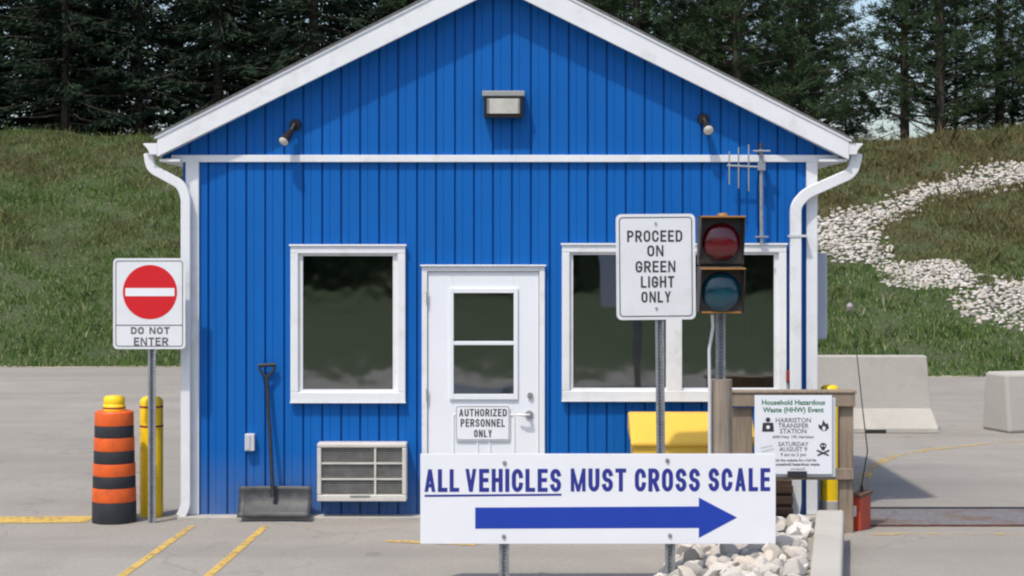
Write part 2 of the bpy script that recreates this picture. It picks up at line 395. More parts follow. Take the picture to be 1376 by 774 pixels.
def letters(mb, txt, x0, x1, z0, z1, t, y, W=None, gap=None):
    """capitals drawn with a pen of width t, fitted between x0 and x1"""
    H = z1-z0; gap = gap if gap is not None else t*.85
    W = 1.0; lo, hi = t, 5*H                           # solve the letter width so the line fits
    for _ in range(50):
        W = (lo+hi)/2
        if text_width(txt, W, t, gap) > x1-x0: hi = W
        else: lo = W
    x = x0
    for ch in txt:
        if ch == ' ': x += .5*W+gap; continue
        gw, st = GL[ch]; ww = gw*(W-t)
        closed = 1 in st
        if ch in PARA:
            tw = ww+t
            for k in PARA[ch][1]:
                LAY[0] = (LAY[0]+1) % 5; yy = y-LAY[0]*.0002
                if k == 'bar':
                    b0, b1 = z0+.20*H, z0+.20*H+t*.85; mb.face([(x+tw*.5-ww*.30, yy, b0), (x+tw*.5+ww*.30, yy, b0), (x+tw*.5+ww*.26, yy, b1), (x+tw*.5-ww*.26, yy, b1)]); continue
                sl_ = abs(k[2]-k[0])*ww/(abs(k[3]-k[1])*H); hw = t/2*math.sqrt(1+sl_*sl_)*((.74 if ch == 'M' else .88) if sl_ else (.86 if ch in 'MN' else 1))
                xb, xt = x+t/2+k[0]*ww, x+t/2+k[2]*ww; zb_, zt_ = z0+k[1]*H, z0+k[3]*H
                mb.face([(xb-hw, yy, zb_), (xb+hw, yy, zb_), (xt+hw, yy, zt_), (xt-hw, yy, zt_)])
        for k, s in enumerate([q for q in st if q != 1]):
            LAY[0] = (LAY[0]+1) % 5
            ribbon(mb, [(x+t/2+p[0]*ww, z0+t/2+p[1]*(H-t)) for p in s], t, y-LAY[0]*.0002, closed)
        x += ww+t+gap
def rrect(x0, x1, z0, z1, r, n=5):
    pts = []
    for cx, cz, a in ((x1-r, z1-r, 0), (x0+r, z1-r, 90), (x0+r, z0+r, 180), (x1-r, z0+r, 270)):
        pts += [(cx+r*math.cos(R(a+90*i/n)), cz+r*math.sin(R(a+90*i/n))) for i in range(n+1)]
    return pts
def plate(mb, pts, y, th): mb.prism([(p[0], y, p[1]) for p in pts], (0, th, 0)); return mb
def u_channel(mb, X, Y, z0, z1, wd=.06, holes=True):   # perforated steel post, open towards the camera
    w2 = wd/2
    sec = [(-w2, 0), (-w2, .004), (-w2*.55, .004), (-w2*.45, .03), (w2*.45, .03), (w2*.55, .004), (w2, .004), (w2, 0), (w2*.45, 0), (w2*.36, .026), (-w2*.36, .026), (-w2*.45, 0)]
    mb.prism([(X+a, Y+b, z0) for a, b in sec], (0, 0, z1-z0))
def holes(mb, X, Y, z0, z1, r=.0055, step=.026):
    z = z0
    while z < z1:
        mb.face([(X+r*math.cos(k*math.pi/3), Y, z+r*math.sin(k*math.pi/3)) for k in range(6)]); z += step

# ------------------------------------------------------------------ terrain, yard, markings
def sm(a, b, x): t = np.clip((x-a)/(b-a), 0, 1); return t*t*(3-2*t)
def bumps(x, y):
    return (np.sin(x*.9+1.3*np.sin(y*.5))*np.cos(y*.7+.4*x)*.10+np.sin(x*2.3+y*1.1)*.05+np.sin(x*.31+2)*.22)
def foot(x): return 34.2-2.6*sm(-1, 5, np.asarray(x, float))
def terrain(x, y):
    x = np.asarray(x, float); y = np.asarray(y, float)
    f = foot(x); u = (y-f)/16.5
    prof = np.where(u < .18, u*u/.36, u-.09); prof = np.where(u < 0, 0, prof)
    prof = np.where(u > .85, .76+.15*np.tanh((u-.85)/.15), prof)/.91
    H = 5.60-.50*sm(0, 6, x)+.35*sm(8, 15, x)
    z = H*prof+bumps(x, y)*sm(0, .3, u)
    z = z-sm(75, 140, y)*3.5
    zb = sm(-4, -42, y)*.7+sm(-48, -80, y)*6                              # grass bank behind the camera too
    return np.maximum(z, 0)+zb
xs = np.unique(np.concatenate([np.linspace(-400, -40, 19), np.linspace(-40, 40, 161), np.linspace(40, 400, 19)]))
ys = np.unique(np.concatenate([np.linspace(-300, -60, 9), np.linspace(-60, -8, 27), np.linspace(-8, 30, 6), np.linspace(30, 60, 76), np.linspace(60, 160, 26), np.linspace(160, 900, 12)]))
XX, YY = np.meshgrid(xs, ys); ZZ = terrain(XX, YY)
nx, ny = len(xs), len(ys)
I = np.arange((ny-1)*nx).reshape(ny-1, nx)[:, :-1].ravel()
g = mesh_np('ground', np.stack([XX.ravel(), YY.ravel(), ZZ.ravel()], 1), 4, np.stack([I, I+1, I+nx+1, I+nx], 1).ravel(), SOIL)
tag(g, kind='structure')
for p in g.data.polygons: p.use_smooth = True

m = MB(); ex = np.linspace(-60, 60, 241)
ey = foot(ex)+.10*np.sin(ex*1.7)+.06*np.sin(ex*4.1+1)+.02
for i in range(240):
    m.face([(ex[i], -3.5, .004), (ex[i+1], -3.5, .004), (ex[i+1], ey[i+1], .004), (ex[i], ey[i], .004)])
bmesh.ops.remove_doubles(m.bm, verts=m.bm.verts, dist=1e-4)
tag(m.build('yard_pavement', ASPHALT), kind='structure')

m = MB(); e0 = ey-.28+.12*np.sin(ex*3.3)+.09*np.sin(ex*7.9+2); e1 = ey+.10+.08*np.sin(ex*5.1)
for i in range(240):
    m.face([(ex[i], e0[i], .008), (ex[i+1], e0[i+1], .008), (ex[i+1], e1[i+1], .012), (ex[i], e1[i], .012)])
bmesh.ops.remove_doubles(m.bm, verts=m.bm.verts, dist=1e-4)
tag(m.build('sandy_edge', mk_concrete('sandy_grit', (.34, .30, .23), 2.5)), kind='structure')
def line(px, width, mat, z=.0085):
    P = [gp(*p) for p in px]; mb = MB(); vl = []; vr = []
    for i, p in enumerate(P):
        d = (P[min(i+1, len(P)-1)]-P[max(i-1, 0)]).normalized(); n = Vector((-d.y, d.x, 0))*width/2
        vl.append(mb.bm.verts.new(p+n+Vector((0, 0, z)))); vr.append(mb.bm.verts.new(p-n+Vector((0, 0, z))))
    for i in range(len(P)-1): mb.bm.faces.new((vl[i], vr[i], vr[i+1], vl[i+1]))
    return tag(mb.build('yellow_line', mat), kind='structure')
line([(-160, 701), (-20, 700), (122, 699)], .36, LINE)
line([(150, 785), (258, 708)], .062, LINE)
line([(265, 788), (357, 708)], .062, LINE)
line([(520, 728), (640, 733)], .10, LINE)
line([(1158, 668), (1160, 645), (1172, 627), (1200, 614), (1250, 605), (1340, 596), (1460, 588)], .11, FADED)
m = MB()
m.face([gp(1136, 714)+Vector((0, 0, .008)), gp(1900, 714)+Vector((0, 0, .008)), Vector((9, 6, .008)), Vector((1.4, 6, .008))])
tag(m.build('scale_approach', APPROACH), kind='structure')
line([(1150, 720), (1290, 719), (1430, 720), (1560, 720)], .085, FADED, .0125)

# ------------------------------------------------------------------ the scale house
YF = 15.0
H0 = thing('scale_house', ((at(671, 697, YF)).x, YF+2.5, 0),
           'small blue gabled scale house with white trim, door and windows', 'building')
XL, XR = at(245, 0, YF).x, at(1098, 0, YF).x
YB = YF+2.8
def fx(px): return (px-CX)*YF/F
def fz(py): return CH-(py-HY)*YF/F
OPEN = [(fx(395), fx(541), fz(536), fz(335)), (fx(759), fx(1052), fz(534), fz(333)), (fx(571), fx(728), .02, fz(362))]
YR = 14.84
def rx(px): return (px-CX)*YR/F
def rz(py): return CH-(py-HY)*YR/F
APX = rx(672)
def ribbed(x0, x1, z0, top, opens):
    P = .1545; g = []
    k = math.floor(x0/P)-1; dv = []
    while k*P < x1+P:
        c = k*P
        dv += [(c-.0085, 0), (c-.0045, .020), (c+.0045, .020), (c+.0085, 0), (c+.058, 0), (c+.061, .0035), (c+.066, .0035), (c+.069, 0)]
        k += 1
    dx = [d[0] for d in dv]; dy = [d[1] for d in dv]
    f = lambda x: float(np.interp(x, dx, dy))
    X = sorted(set([x for x in dx if x0 < x < x1]+[x0, x1]+[e for o in opens for e in o[:2]]))
    mb = MB()
    for a, b in zip(X, X[1:]):
        if b-a < 1e-6: continue
        mid = (a+b)/2; iv = [(z0, None)]
        cuts = sorted([(o[2], o[3]) for o in opens if o[0] < mid < o[1]])
        segs = []; lo = z0
        for c0, c1 in cuts:
            if c0 > lo: segs.append((lo, lo, c0, c0))
            lo = c1
        segs.append((lo, lo, top(a), top(b)))
        for l0, l1, t0, t1 in segs:
            if t0 > l0 or t1 > l1:
                mb.face([(a, YF+f(a), l0), (b, YF+f(b), l1), (b, YF+f(b), max(t1, l1)), (a, YF+f(a), max(t0, l0))])
    return mb
ZT = fz(213)
ribbed(XL+.01, XR-.01, .02, lambda x: ZT, OPEN).build('front_wall', SIDING, H0)
SL = (rz(-52)-rz(183))/(APX-rx(209))
def rooftop(x): return rz(-52)-SL*abs(x-APX)          # top line of the rake in the gable plane
GX0, GX1 = rx(211), rx(1141)
ribbed(GX0+.01, GX1-.01, ZT, lambda x: max(ZT, rooftop(x)-.12), []).build('gable_wall', SIDING, H0)
m = MB(); m.box(XL+.02, XR-.02, YF+.06, YF+.10, .02, fz(540)); m.box(XL+.02, XR-.02, YF+.06, YF+.10, fz(330), ZT)
for a, b in ((XL+.02, OPEN[0][0]), (OPEN[0][1], OPEN[2][0]), (OPEN[2][1], OPEN[1][0]), (OPEN[1][1], XR-.02)):
    m.box(a, b, YF+.062, YF+.098, fz(541), fz(329))
m.box(XL+.14, XR-.14, YF+2.3, YF+2.35, .02, 2.6)
m.build('inner_lining', INTERIOR, H0)
m = MB(); m.box(XL, XL+.12, YF+.03, YB, .02, ZT); m.build('side_wall', SIDING, H0)
m = MB(); m.box(XR-.12, XR, YF+.03, YB, .02, ZT); m.build('side_wall', SIDING, H0)
m = MB(); m.prism([(XL, YB-.1, .02), (XR, YB-.1, .02), (XR, YB-.1, ZT), (APX, YB-.1, rooftop(APX)-.25), (XL, YB-.1, ZT)], (0, .1, 0)); m.build('rear_wall', SIDING, H0)
m = MB(); m.box(XL+.12, XR-.12, YF+.1, YB-.1, ZT-.06, ZT-.02); m.build('ceiling', INTERIOR, H0)
m = MB(); m.box(XL-.02, XR+.02, YF-.13, YB+.05, -.1, .035); m.build('foundation', PADCON, H0, bevel=.01)
# corner trim, cross trim
for a, b in ((250, 268), (1083, 1098)):
    m = MB(); m.box(fx(a), fx(b), YF-.028, YF+.08, .036, ZT-.012); m.build('corner_trim', WHITE, H0, bevel=.006)
m = MB(); m.box(GX0+.09, GX1-.06, YF-.032, YF+.012, fz(218), fz(208.5)); m.build('cross_trim', WHITE, H0, bevel=.004)
# soffits under the eaves and under the rake
for sgn, xa, xb in ((-1, GX0+.012, XL+.004), (1, XR-.004, GX1-.012)):
    m = MB(); m.box(xa, xb, YR+.03, YB+.2, ZT-.03, ZT-.012); m.build('soffit', WHITE, H0)
def slope_pt(x, off): return rooftop(x)+off
for sgn in (-1, 1):
    xe = GX0 if sgn < 0 else GX1
    pts = [(xe, YR, slope_pt(xe, 0)), (APX, YR, slope_pt(APX, 0)), (APX, YR, rz(-16)), (xe, YR, slope_pt(xe, 0)-.172)]
    m = MB(); m.prism(pts, (0, .03, 0)); m.build('rake_board', WHITE, H0, bevel=.004)
    pts = [(xe-sgn*.0, YR+.032, slope_pt(xe, -.168)+.0), (APX, YR+.032, slope_pt(APX, -.168)), (APX, YR+.032, slope_pt(APX, -.15)), (xe, YR+.032, slope_pt(xe, -.15))]
    m = MB(); m.prism(pts, (0, YF-YR-.02, 0)); m.build('rake_soffit', WHITE, H0)
    pts = [(xe+sgn*.045, YR-.015, slope_pt(xe+sgn*.045, .003)), (APX, YR-.015, slope_pt(APX, .003)), (APX, YR-.015, slope_pt(APX, .020)), (xe+sgn*.045, YR-.015, slope_pt(xe+sgn*.045, .016))]
    m = MB(); m.prism(pts, (0, YB+.3-YR, 0)); rf = m.build('roof', SHINGLE, H0)
    pts = [(xe+sgn*.02, YR-.009, slope_pt(xe+sgn*.02, -.02)), (APX, YR-.009, slope_pt(APX, -.02)), (APX, YR-.009, slope_pt(APX, .001)), (xe+sgn*.02, YR-.009, slope_pt(xe+sgn*.02, .001))]
    m = MB(); m.prism(pts, (0, .008, 0)); m.build('drip_edge', WHITE, rf)
    # gutter: ogee profile running along the eave
    zt = rz(192.5); zb = rz(207.5); wv = .10
    prof = [(0, zt), (0, zb), (.060, zb), (.068, zb+.03), (.09, zb+.062), (wv+.01, zt-.012), (wv+.01, zt), (wv, zt), (wv-.004, zt-.012), (.078, zb+.06), (.056, zb+.012), (.008, zb+.01), (.008, zt)]
    m = MB(); m.prism([(xe+sgn*(.002+a), YR+.01, z) for a, z in prof], (0, YB+.2-YR, 0))
    endc = [(0, zt), (0, zb), (.060, zb), (.068, zb+.03), (.09, zb+.062), (wv+.01, zt-.012), (wv+.01, zt)]
    m.prism([(xe+sgn*(.002+a), YR+.004, z) for a, z in endc], (0, .005, 0))
    m.build('gutter', WHITE, H0, bevel=.002)
def curve(pts, n=6):                                   # rounded polyline
    out = [Vector(pts[0])]
    for i in range(1, len(pts)-1):
        a, b, c = (Vector(p) for p in pts[i-1:i+2])
        r = min((a-b).length, (c-b).length)*.42
        p0 = b+(a-b).normalized()*r; p1 = b+(c-b).normalized()*r
        for k in range(n+1):
            t = k/n; out.append(p0*(1-t)**2+b*2*t*(1-t)+p1*t*t)
    out.append(Vector(pts[-1])); return out
YD = YF-.075
def dp(px, py): return at(px, py, YD)
m = MB(); m.recttube(curve([dp(200, 206), dp(203, 226), dp(243, 248), dp(250, 264), dp(250, 680), dp(243, 694)]), .078, .06)
d = m.build('downspout', WHITE, H0, bevel=.006, smooth=True)
m = MB(); m.recttube(curve([dp(1151, 206), dp(1146, 232), dp(1083, 260), dp(1069, 276), dp(1069, 678), dp(1066, 693)]), .090, .06)
d = m.build('downspout', WHITE, H0, bevel=.006, smooth=True)
m = MB(); q = dp(1072, 317); m.box(q.x-.075, q.x+.075, YD-.036, YD+.05, q.z-.010, q.z+.010); m.build('strap', LIGHTGREY, d)

# windows
def window(x0, x1, z0, z1, panes, y=YF):
    mb = MB(); t = .062; yf = y-.042
    mb.box(x0, x1, yf, y+.07, z1-.058, z1); mb.box(x0, x1, yf, y+.07, z0, z0+.075)
    mb.box(x0, x0+t, yf+.001, y+.07, z0+.075, z1-.058); mb.box(x1-t, x1, yf+.001, y+.07, z0+.075, z1-.058)
    for a, b in zip(panes, panes[1:]): mb.box(a[1]-.012, b[0]+.012, yf+.006, y+.07, z0+.075, z1-.058)
    f = mb.build('window', WHITE, H0, bevel=.005)
    mb = MB()
    for a, b in panes:                                 # inner sash
        s = .020
        mb.box(a-.034, b+.034, y-.012, y+.03, z1-.0581-s, z1-.0581); mb.box(a-.034, b+.034, y-.012, y+.03, z0+.0751, z0+.0751+s)
        mb.box(a-.034, a-.014+s, y-.0115, y+.03, z0+.0751+s, z1-.0581-s); mb.box(b+.014-s, b+.034, y-.0115, y+.03, z0+.0751+s, z1-.0581-s)
    mb.build('sash', WHITE, f)
    for a, b in panes:
        MB().box(a, b, y+.008, y+.013, z0+.09, z1-.072).build('pane', GLASS, f)
    mb = MB(); mb.box(x0-.01, x1+.01, y-.055, y-.02, z1+.0005, z1+.016); mb.build('head_flashing', WHITE, f, bevel=.003)
    mb = MB(); mb.box(x0-.004, x1+.004, y-.052, y-.02, z0-.014, z0-.0005); mb.build('sill', WHITE, f, bevel=.003)
window(fx(391), fx(545), fz(539), fz(331), [(fx(406), fx(529))])
window(fx(755), fx(1056), fz(537), fz(329.5), [(fx(769), fx(897)), (fx(914), fx(1041))])
# door
x0, x1, z1 = fx(567), fx(732), fz(358)
m = MB(); t = .045
m.box(x0, x0+t, YF-.03, YF+.08, .036, z1); m.box(x1-t, x1, YF-.03, YF+.08, .036, z1); m.box(x0+t, x1-t, YF-.031, YF+.08, z1-.04, z1)
m.box(x0-.012, x1+.012, YF-.05, YF-.01, z1+.0005, z1+.014); m.box(x0+t, x1-t, YF-.06, YF+.05, .0355, .055)
m.build('door_frame', WHITE, H0, bevel=.004)
dx0, dx1, dz0, dz1 = x0+t+.004, x1-t-.004, .06, z1-.044
gx0, gx1, gz0, gz1 = fx(609), fx(691), fz(530), fz(393)
yd = YF-.012
m = MB()
m.box(dx0, gx0, yd, yd+.045, dz0, dz1); m.box(gx1, dx1, yd, yd+.045, dz0, dz1)
m.box(gx0, gx1, yd, yd+.045, gz1, dz1); m.box(gx0, gx1, yd, yd+.045, dz0, gz0)
for a, b in ((fx(608), fx(643)), (fx(657), fx(692))):      # pressed panels under the glass
    zz0, zz1 = .16, fz(556)
    for p in ((a, b, zz1-.014, zz1), (a, b, zz0, zz0+.014)): m.box(p[0], p[1], yd-.008, yd-.0005, p[2], p[3])
    m.box(a, a+.014, yd-.0078, yd-.0005, zz0+.014, zz1-.014); m.box(b-.014, b, yd-.0078, yd-.0005, zz0+.014, zz1-.014)
DOOR = m.build('door', DOORWHITE, H0, bevel=.003)
m = MB(); a0, a1, b0, b1 = gx0-.03, gx1+.03, gz0-.04, gz1+.035
m.box(a0, gx0+.004, yd-.018, yd-.0006, b0, b1); m.box(gx1-.004, a1, yd-.018, yd-.0006, b0, b1)
m.box(gx0+.004, gx1-.004, yd-.0182, yd-.0006, gz1-.004, b1); m.box(gx0+.004, gx1-.004, yd-.0182, yd-.0006, b0, gz0+.004)
zm = fz(461); m.box(gx0+.004, gx1-.004, yd-.016, yd+.02, zm-.015, zm+.015)
m.build('glazing_bead', DOORWHITE, DOOR, bevel=.003)
MB().box(gx0, gx1, yd+.022, yd+.027, gz0, zm-.014).build('pane', GLASS, DOOR)
MB().box(gx0, gx1, yd+.016, yd+.021, zm+.014, gz1).build('pane', GLASS, DOOR)
hx, hz = fx(711), fz(557)
m = MB(); m.cyl((hx, yd-.012, hz), (hx, yd-.0005, hz), .034, n=24); m.cyl((hx, yd-.055, hz), (hx, yd-.012, hz), .013)
m.tube([(hx+.005, yd-.055, hz), (hx-.05, yd-.058, hz), (hx-.10, yd-.05, hz+.004)], [.011, .010, .007]); m.build('handle', ALU, DOOR, smooth=True)
hz2 = fz(531); m = MB(); m.cyl((hx+.008, yd-.018, hz2), (hx+.008, yd-.0005, hz2), .024, n=20); m.cyl((hx+.008, yd-.026, hz2), (hx+.008, yd-.0185, hz2), .012); m.build('deadbolt', ALU, DOOR, smooth=True)
for py in (400, 530, 660):
    m = MB(); z = fz(py); m.cyl((x0+t-.002, YF-.036, z-.05), (x0+t-.002, YF-.036, z+.05), .008); m.build('hinge', ALU, DOOR, smooth=True)
# a curtain inside the right-hand pane
m = MB(); n = 26; c0, c1 = fx(1008), fx(1046)
pts = [(c0+(c1-c0)*i/n, YF+.22+.02*math.sin(i*1.4)) for i in range(n+1)]
for a, b in zip(pts, pts[1:]): m.face([(a[0], a[1], fz(455)), (b[0], b[1], fz(455)), (b[0], b[1], fz(333)), (a[0], a[1], fz(333))])
cu = m.build('curtain', CURTAIN, None, origin=((c0+c1)/2, YF+.22, fz(455)), smooth=True)
sol = cu.modifiers.new('thick', 'SOLIDIFY'); sol.thickness = .004
tag(cu, 'brown curtain hanging inside the window behind the traffic light', 'curtain')

# ------------------------------------------------------------------ fixtures on the wall
def pxbox(mb, a, b, c, d, y0, y1, Yp):                 # box from pixel rectangle a..b, c..d measured at depth Yp
    p, q = at(a, d, Yp), at(b, c, Yp); mb.box(p.x, q.x, y0, y1, p.z, q.z); return mb
# authorised personnel sign on the door
c = at(648.5, 592, YF-.03)
T = thing('door_sign', (c.x, YF-.03, c.z), 'small white sign on the door reading AUTHORIZED PERSONNEL ONLY', 'sign')
ya = yd-.016
p, q = at(612, 592, ya), at(685, 545, ya)
m = MB(); plate(m, rrect(p.x, q.x, p.z, q.z, .02), ya, .006); m.build('sign_panel', SIGNWHITE, T)
m = MB(); ribbon(m, rrect(p.x+.008, q.x-.008, p.z+.008, q.z-.008, .014), .004, ya-.0012, True); m.build('border', GREYINK, T)
m = MB()
def L(t, a, b, c, d, w, Yp, mb): p = at(a, d, Yp); q = at(b, c, Yp); letters(mb, t, p.x, q.x, p.z, q.z, w, Yp-.0012)
L('AUTHORIZED', 617, 681, 549.5, 559.5, .0105, ya, m); L('PERSONNEL', 619, 678.5, 563, 573.5, .0105, ya, m); L('ONLY', 637, 661, 577.5, 587.5, .0105, ya, m)
m.build('lettering', BLACK, T)

# air conditioner
ye = YF-.18
p, q = at(426, 674, ye), at(546, 596, ye)
T = thing('air_conditioner', ((p.x+q.x)/2, YF, p.z), 'beige wall air conditioner with a slatted front under the left window', 'air conditioner')
m = MB(); t = .034
m.box(p.x, q.x, ye, YF-.001, q.z-t, q.z); m.box(p.x, q.x, ye, YF-.001, p.z, p.z+t+.02)
m.box(p.x, p.x+t, ye+.001, YF-.001, p.z+t+.02, q.z-t); m.box(q.x-t, q.x, ye+.001, YF-.001, p.z+t+.02, q.z-t)
m.build('case', BEIGE, T, bevel=.008)
m = MB(); xa, xb, za, zb = p.x+t, q.x-t, p.z+t+.02, q.z-t
m.box(xa, xb, ye+.035, ye+.045, za, zb)
for i in range(22): z = za+(zb-za)*(i+.5)/22; m.box(xa, xb, ye+.022, ye+.0345, z-.003, z+.003)
m.build('grille', GRILLE, T)
m = MB(); xm = at(504, 0, ye).x; m.box(xm-.008, xm+.008, ye+.008, ye+.021, za, zb)
for k in (1, 2): z = za+(zb-za)*k/3; m.box(xa, xb, ye+.0075, ye+.0205, z-.007, z+.007)
m.build('grille_bar', BEIGE, T)
m = MB(); cpt = at(484, 667, ye); m.box(cpt.x-.08, cpt.x+.08, ye-.003, ye-.0005, cpt.z-.008, cpt.z+.008); m.build('name_badge', GRILLE, T, bevel=.002)

# snow shovel leaning on the wall
b = at(369, 700, 14.82)
T = thing('snow_shovel', (b.x, 14.85, .036), 'dark wide-bladed snow shovel leaning against the blue wall', 'shovel')
xl, xr = at(320, 0, 14.85).x, at(418, 0, 14.85).x; zt = at(0, 654, 14.88).z
m = MB(); n = 14; V0 = []; V1 = []
rows = 7
grid = []
for j in range(rows+1):
    v = j/rows; row = []
    for i in range(n+1):
        u = i/n; x = xl+(xr-xl)*u
        yy = 14.80+.13*v+.05*math.sin(v*math.pi)*1.0-.03*(abs(u-.5)*2)**3+.004*math.cos(i*math.pi)
        row.append(m.bm.verts.new((x, yy, .042+(zt-.042)*v)))
    grid.append(row)
for j in range(rows):
    for i in range(n): m.bm.faces.new((grid[j][i], grid[j][i+1], grid[j+1][i+1], grid[j+1][i]))
bl = m.build('blade', SHOVEL, T, smooth=True); so_ = bl.modifiers.new('thick', 'SOLIDIFY'); so_.thickness = .008
p0 = at(367, 668, 14.87); p1 = at(358.5, 508, 14.955)
m = MB(); m.tube([p0, p0.lerp(p1, .12), p1], [.021, .016, .0145], 10); m.build('shaft', RUBBER, T, smooth=True)
m = MB(); gl = at(349, 491, 14.955); gr = at(369, 490, 14.955)
m.tube([p1, gl.lerp(p1, .35)+Vector((-.02, 0, 0)), gl], .011, 8); m.tube([p1, gr.lerp(p1, .35)+Vector((.02, 0, 0)), gr], .011, 8); m.tube([gl+Vector((-.01, 0, 0)), gr+Vector((.01, 0, 0))], .015, 10)
m.build('grip', RUBBER, T, smooth=True)

# outlet box
m = MB(); pxbox(m, 329, 342, 583, 606, YF-.06, YF-.002, YF-.05)
c = at(335, 606, YF-.05)
T = thing('outlet_box', (c.x, YF-.03, c.z), 'small pale grey outlet box on the blue wall beside the shovel', 'outlet box')
m.build('cover', LIGHTGREY, T, bevel=.006)
m = MB(); pxbox(m, 330.5, 336, 585, 604, YF-.068, YF-.0605, YF-.06); m.build('flap', GREYBOX, T, bevel=.002)

# flood light
Yl = YF-.13; p, q = at(650, 158, Yl), at(703, 122, Yl)
T = thing('flood_light', ((p.x+q.x)/2, YF, p.z), 'boxy dark flood light mounted at the middle of the gable', 'wall light')
m = MB(); m.prism([(p.x, YF-.002, p.z+.01), (p.x, Yl+.012, p.z), (p.x, Yl-.006, q.z-.045), (p.x, YF-.002, q.z-.045)], (q.x-p.x, 0, 0)); m.build('housing', BRONZE, T, bevel=.006)
m = MB(); m.box(p.x-.012, q.x+.012, Yl-.014, YF-.002, q.z-.044, q.z); m.build('visor', paint('grey_lamp_metal', (.30, .31, .31), .45, .1), T, bevel=.006)
m = MB(); a = Vector((0, Yl+.012, p.z)); b_ = Vector((0, Yl-.006, q.z-.045)); n_ = Vector((0, -(b_.z-a.z), (b_.y-a.y))).normalized()*.004
lo, hi = a.lerp(b_, .20), a.lerp(b_, .90)
m.prism([Vector((p.x+.042, lo.y, lo.z))+n_, Vector((q.x-.042, lo.y, lo.z))+n_, Vector((q.x-.042, hi.y, hi.z))+n_, Vector((p.x+.042, hi.y, hi.z))+n_], n_*.8); m.build('lens', LAMPLENS, T)
m = MB()
for aa, bb in ((p.x+.026, p.x+.041), (q.x-.041, q.x-.026)):
    m = MB(); m.prism([Vector((aa, lo.y, lo.z))+n_, Vector((bb, lo.y, lo.z))+n_, Vector((bb, hi.y, hi.z))+n_, Vector((aa, hi.y, hi.z))+n_], n_*2)
    m.build('lens_frame', GALV, T)
# two spot lights
def spot(mp, hp, tip, label):
    M0 = at(*mp, YF); T = thing('spot_light', (M0.x, YF, M0.z), label, 'spot light', 'spot lights on the gable')
    m = MB(); m.cyl((M0.x, YF-.03, M0.z), (M0.x, YF-.001, M0.z), .042, .05, 18)
    h = at(*hp, YF-.08); m.tube([(M0.x, YF-.03, M0.z), Vector((M0.x, YF-.06, M0.z)), h], .016, 10); m.build('bracket', BRONZE, T, smooth=True)
    e = at(*tip, YF-.165); d = (e-h).normalized()
    m = MB(); m.tube([h-d*.03, h, h+d*.05, e], [.021, .029, .034, .047], 20); m.build('lamp_head', BRONZE, T, smooth=True)
    m = MB(); m.tube([e+d*.0005, e+d*.008, e+d*.016], [.041, .034, .012], 20); m.build('lens', LAMPLENS, T, smooth=True)
spot((397, 168), (390, 178), (381, 190), 'small bronze spot light on the gable left of the flood light')
spot((945, 160), (949, 168), (952, 175), 'small bronze spot light on the gable above the aerial')

# aerial
yA = YF-.12; b = at(1023, 326, yA)
T = thing('aerial', (b.x, YF, b.z), 'grey yagi aerial with three vertical rods on a pole by the right corner', 'aerial')
m = MB(); m.cyl(at(1023.5, 327, yA), at(1022.5, 200, yA), .0155, n=12); m.build('mast', GALV, T, smooth=True)
m = MB(); m.cyl(at(1022.5, 199, yA), at(1022.5, 192, yA), .02, .012, 10); m.build('mast_cap', RUBBER, T, smooth=True)
m = MB(); m.cyl(at(977, 222.5, yA-.01), at(1019, 224.5, yA-.01), .009, n=8); m.box(at(1018, 0, yA).x, at(1028, 0, yA).x, yA-.03, yA+.02, at(0, 229, yA).z, at(0, 219, yA).z); m.build('boom', GALV, T)
for px, a, c in ((980, 203, 248), (992.5, 198, 253), (1006, 194, 257)):
    m = MB(); m.cyl(at(px, a, yA-.012), at(px, c, yA-.012), .0065, n=8); m.build('rod', ALU, T, smooth=True)
m = MB(); m.cyl(at(1012, 203, yA-.035), at(1035, 203, yA-.035), .008, n=8); m.build('cross_bolt', GALV, T)
for py in (203, 318):
    m = MB(); z = at(0, py, yA).z; m.box(b.x-.02, b.x+.02, yA-.025, YF-.001, z-.008, z+.008)
    m.box(b.x-.055, b.x+.055, yA-.026, yA-.012, z-.006, z+.006)
    m.build('bracket', GALV, T)

# cabinet on the side wall
p, q = at(1099, 455, 15.45), at(1112.5, 340, 15.3)
m = MB(); m.box(XR+.001, q.x, 15.35, 15.8, p.z, q.z); T = thing('meter_cabinet', (XR+.06, 15.55, p.z), 'tall pale grey cabinet fixed on the right side wall of the house', 'cabinet')
m.build('cabinet_body', GREYBOX, T, bevel=.012)
m = MB(); m.box(q.x+.0005, q.x+.008, 15.38, 15.77, p.z+.03, q.z-.03); m.build('cabinet_door', GREYBOX, T, bevel=.003)
# red alarm box
c = at(1059, 514, YF-.05); m = MB(); pxbox(m, 1056.5, 1060.5, 498, 513, YF-.06, YF-.002, YF-.05)
T = thing('alarm_box', (c.x, YF, c.z), 'tiny red box between the right window and the downspout', 'alarm box')
m.build('case', DARKRED, T, bevel=.004)
m = MB(); m.cyl(at(1058.5, 514.5, YF-.03), at(1058.5, 690, YF-.03), .008, n=8); m.build('conduit', LIGHTGREY, T)

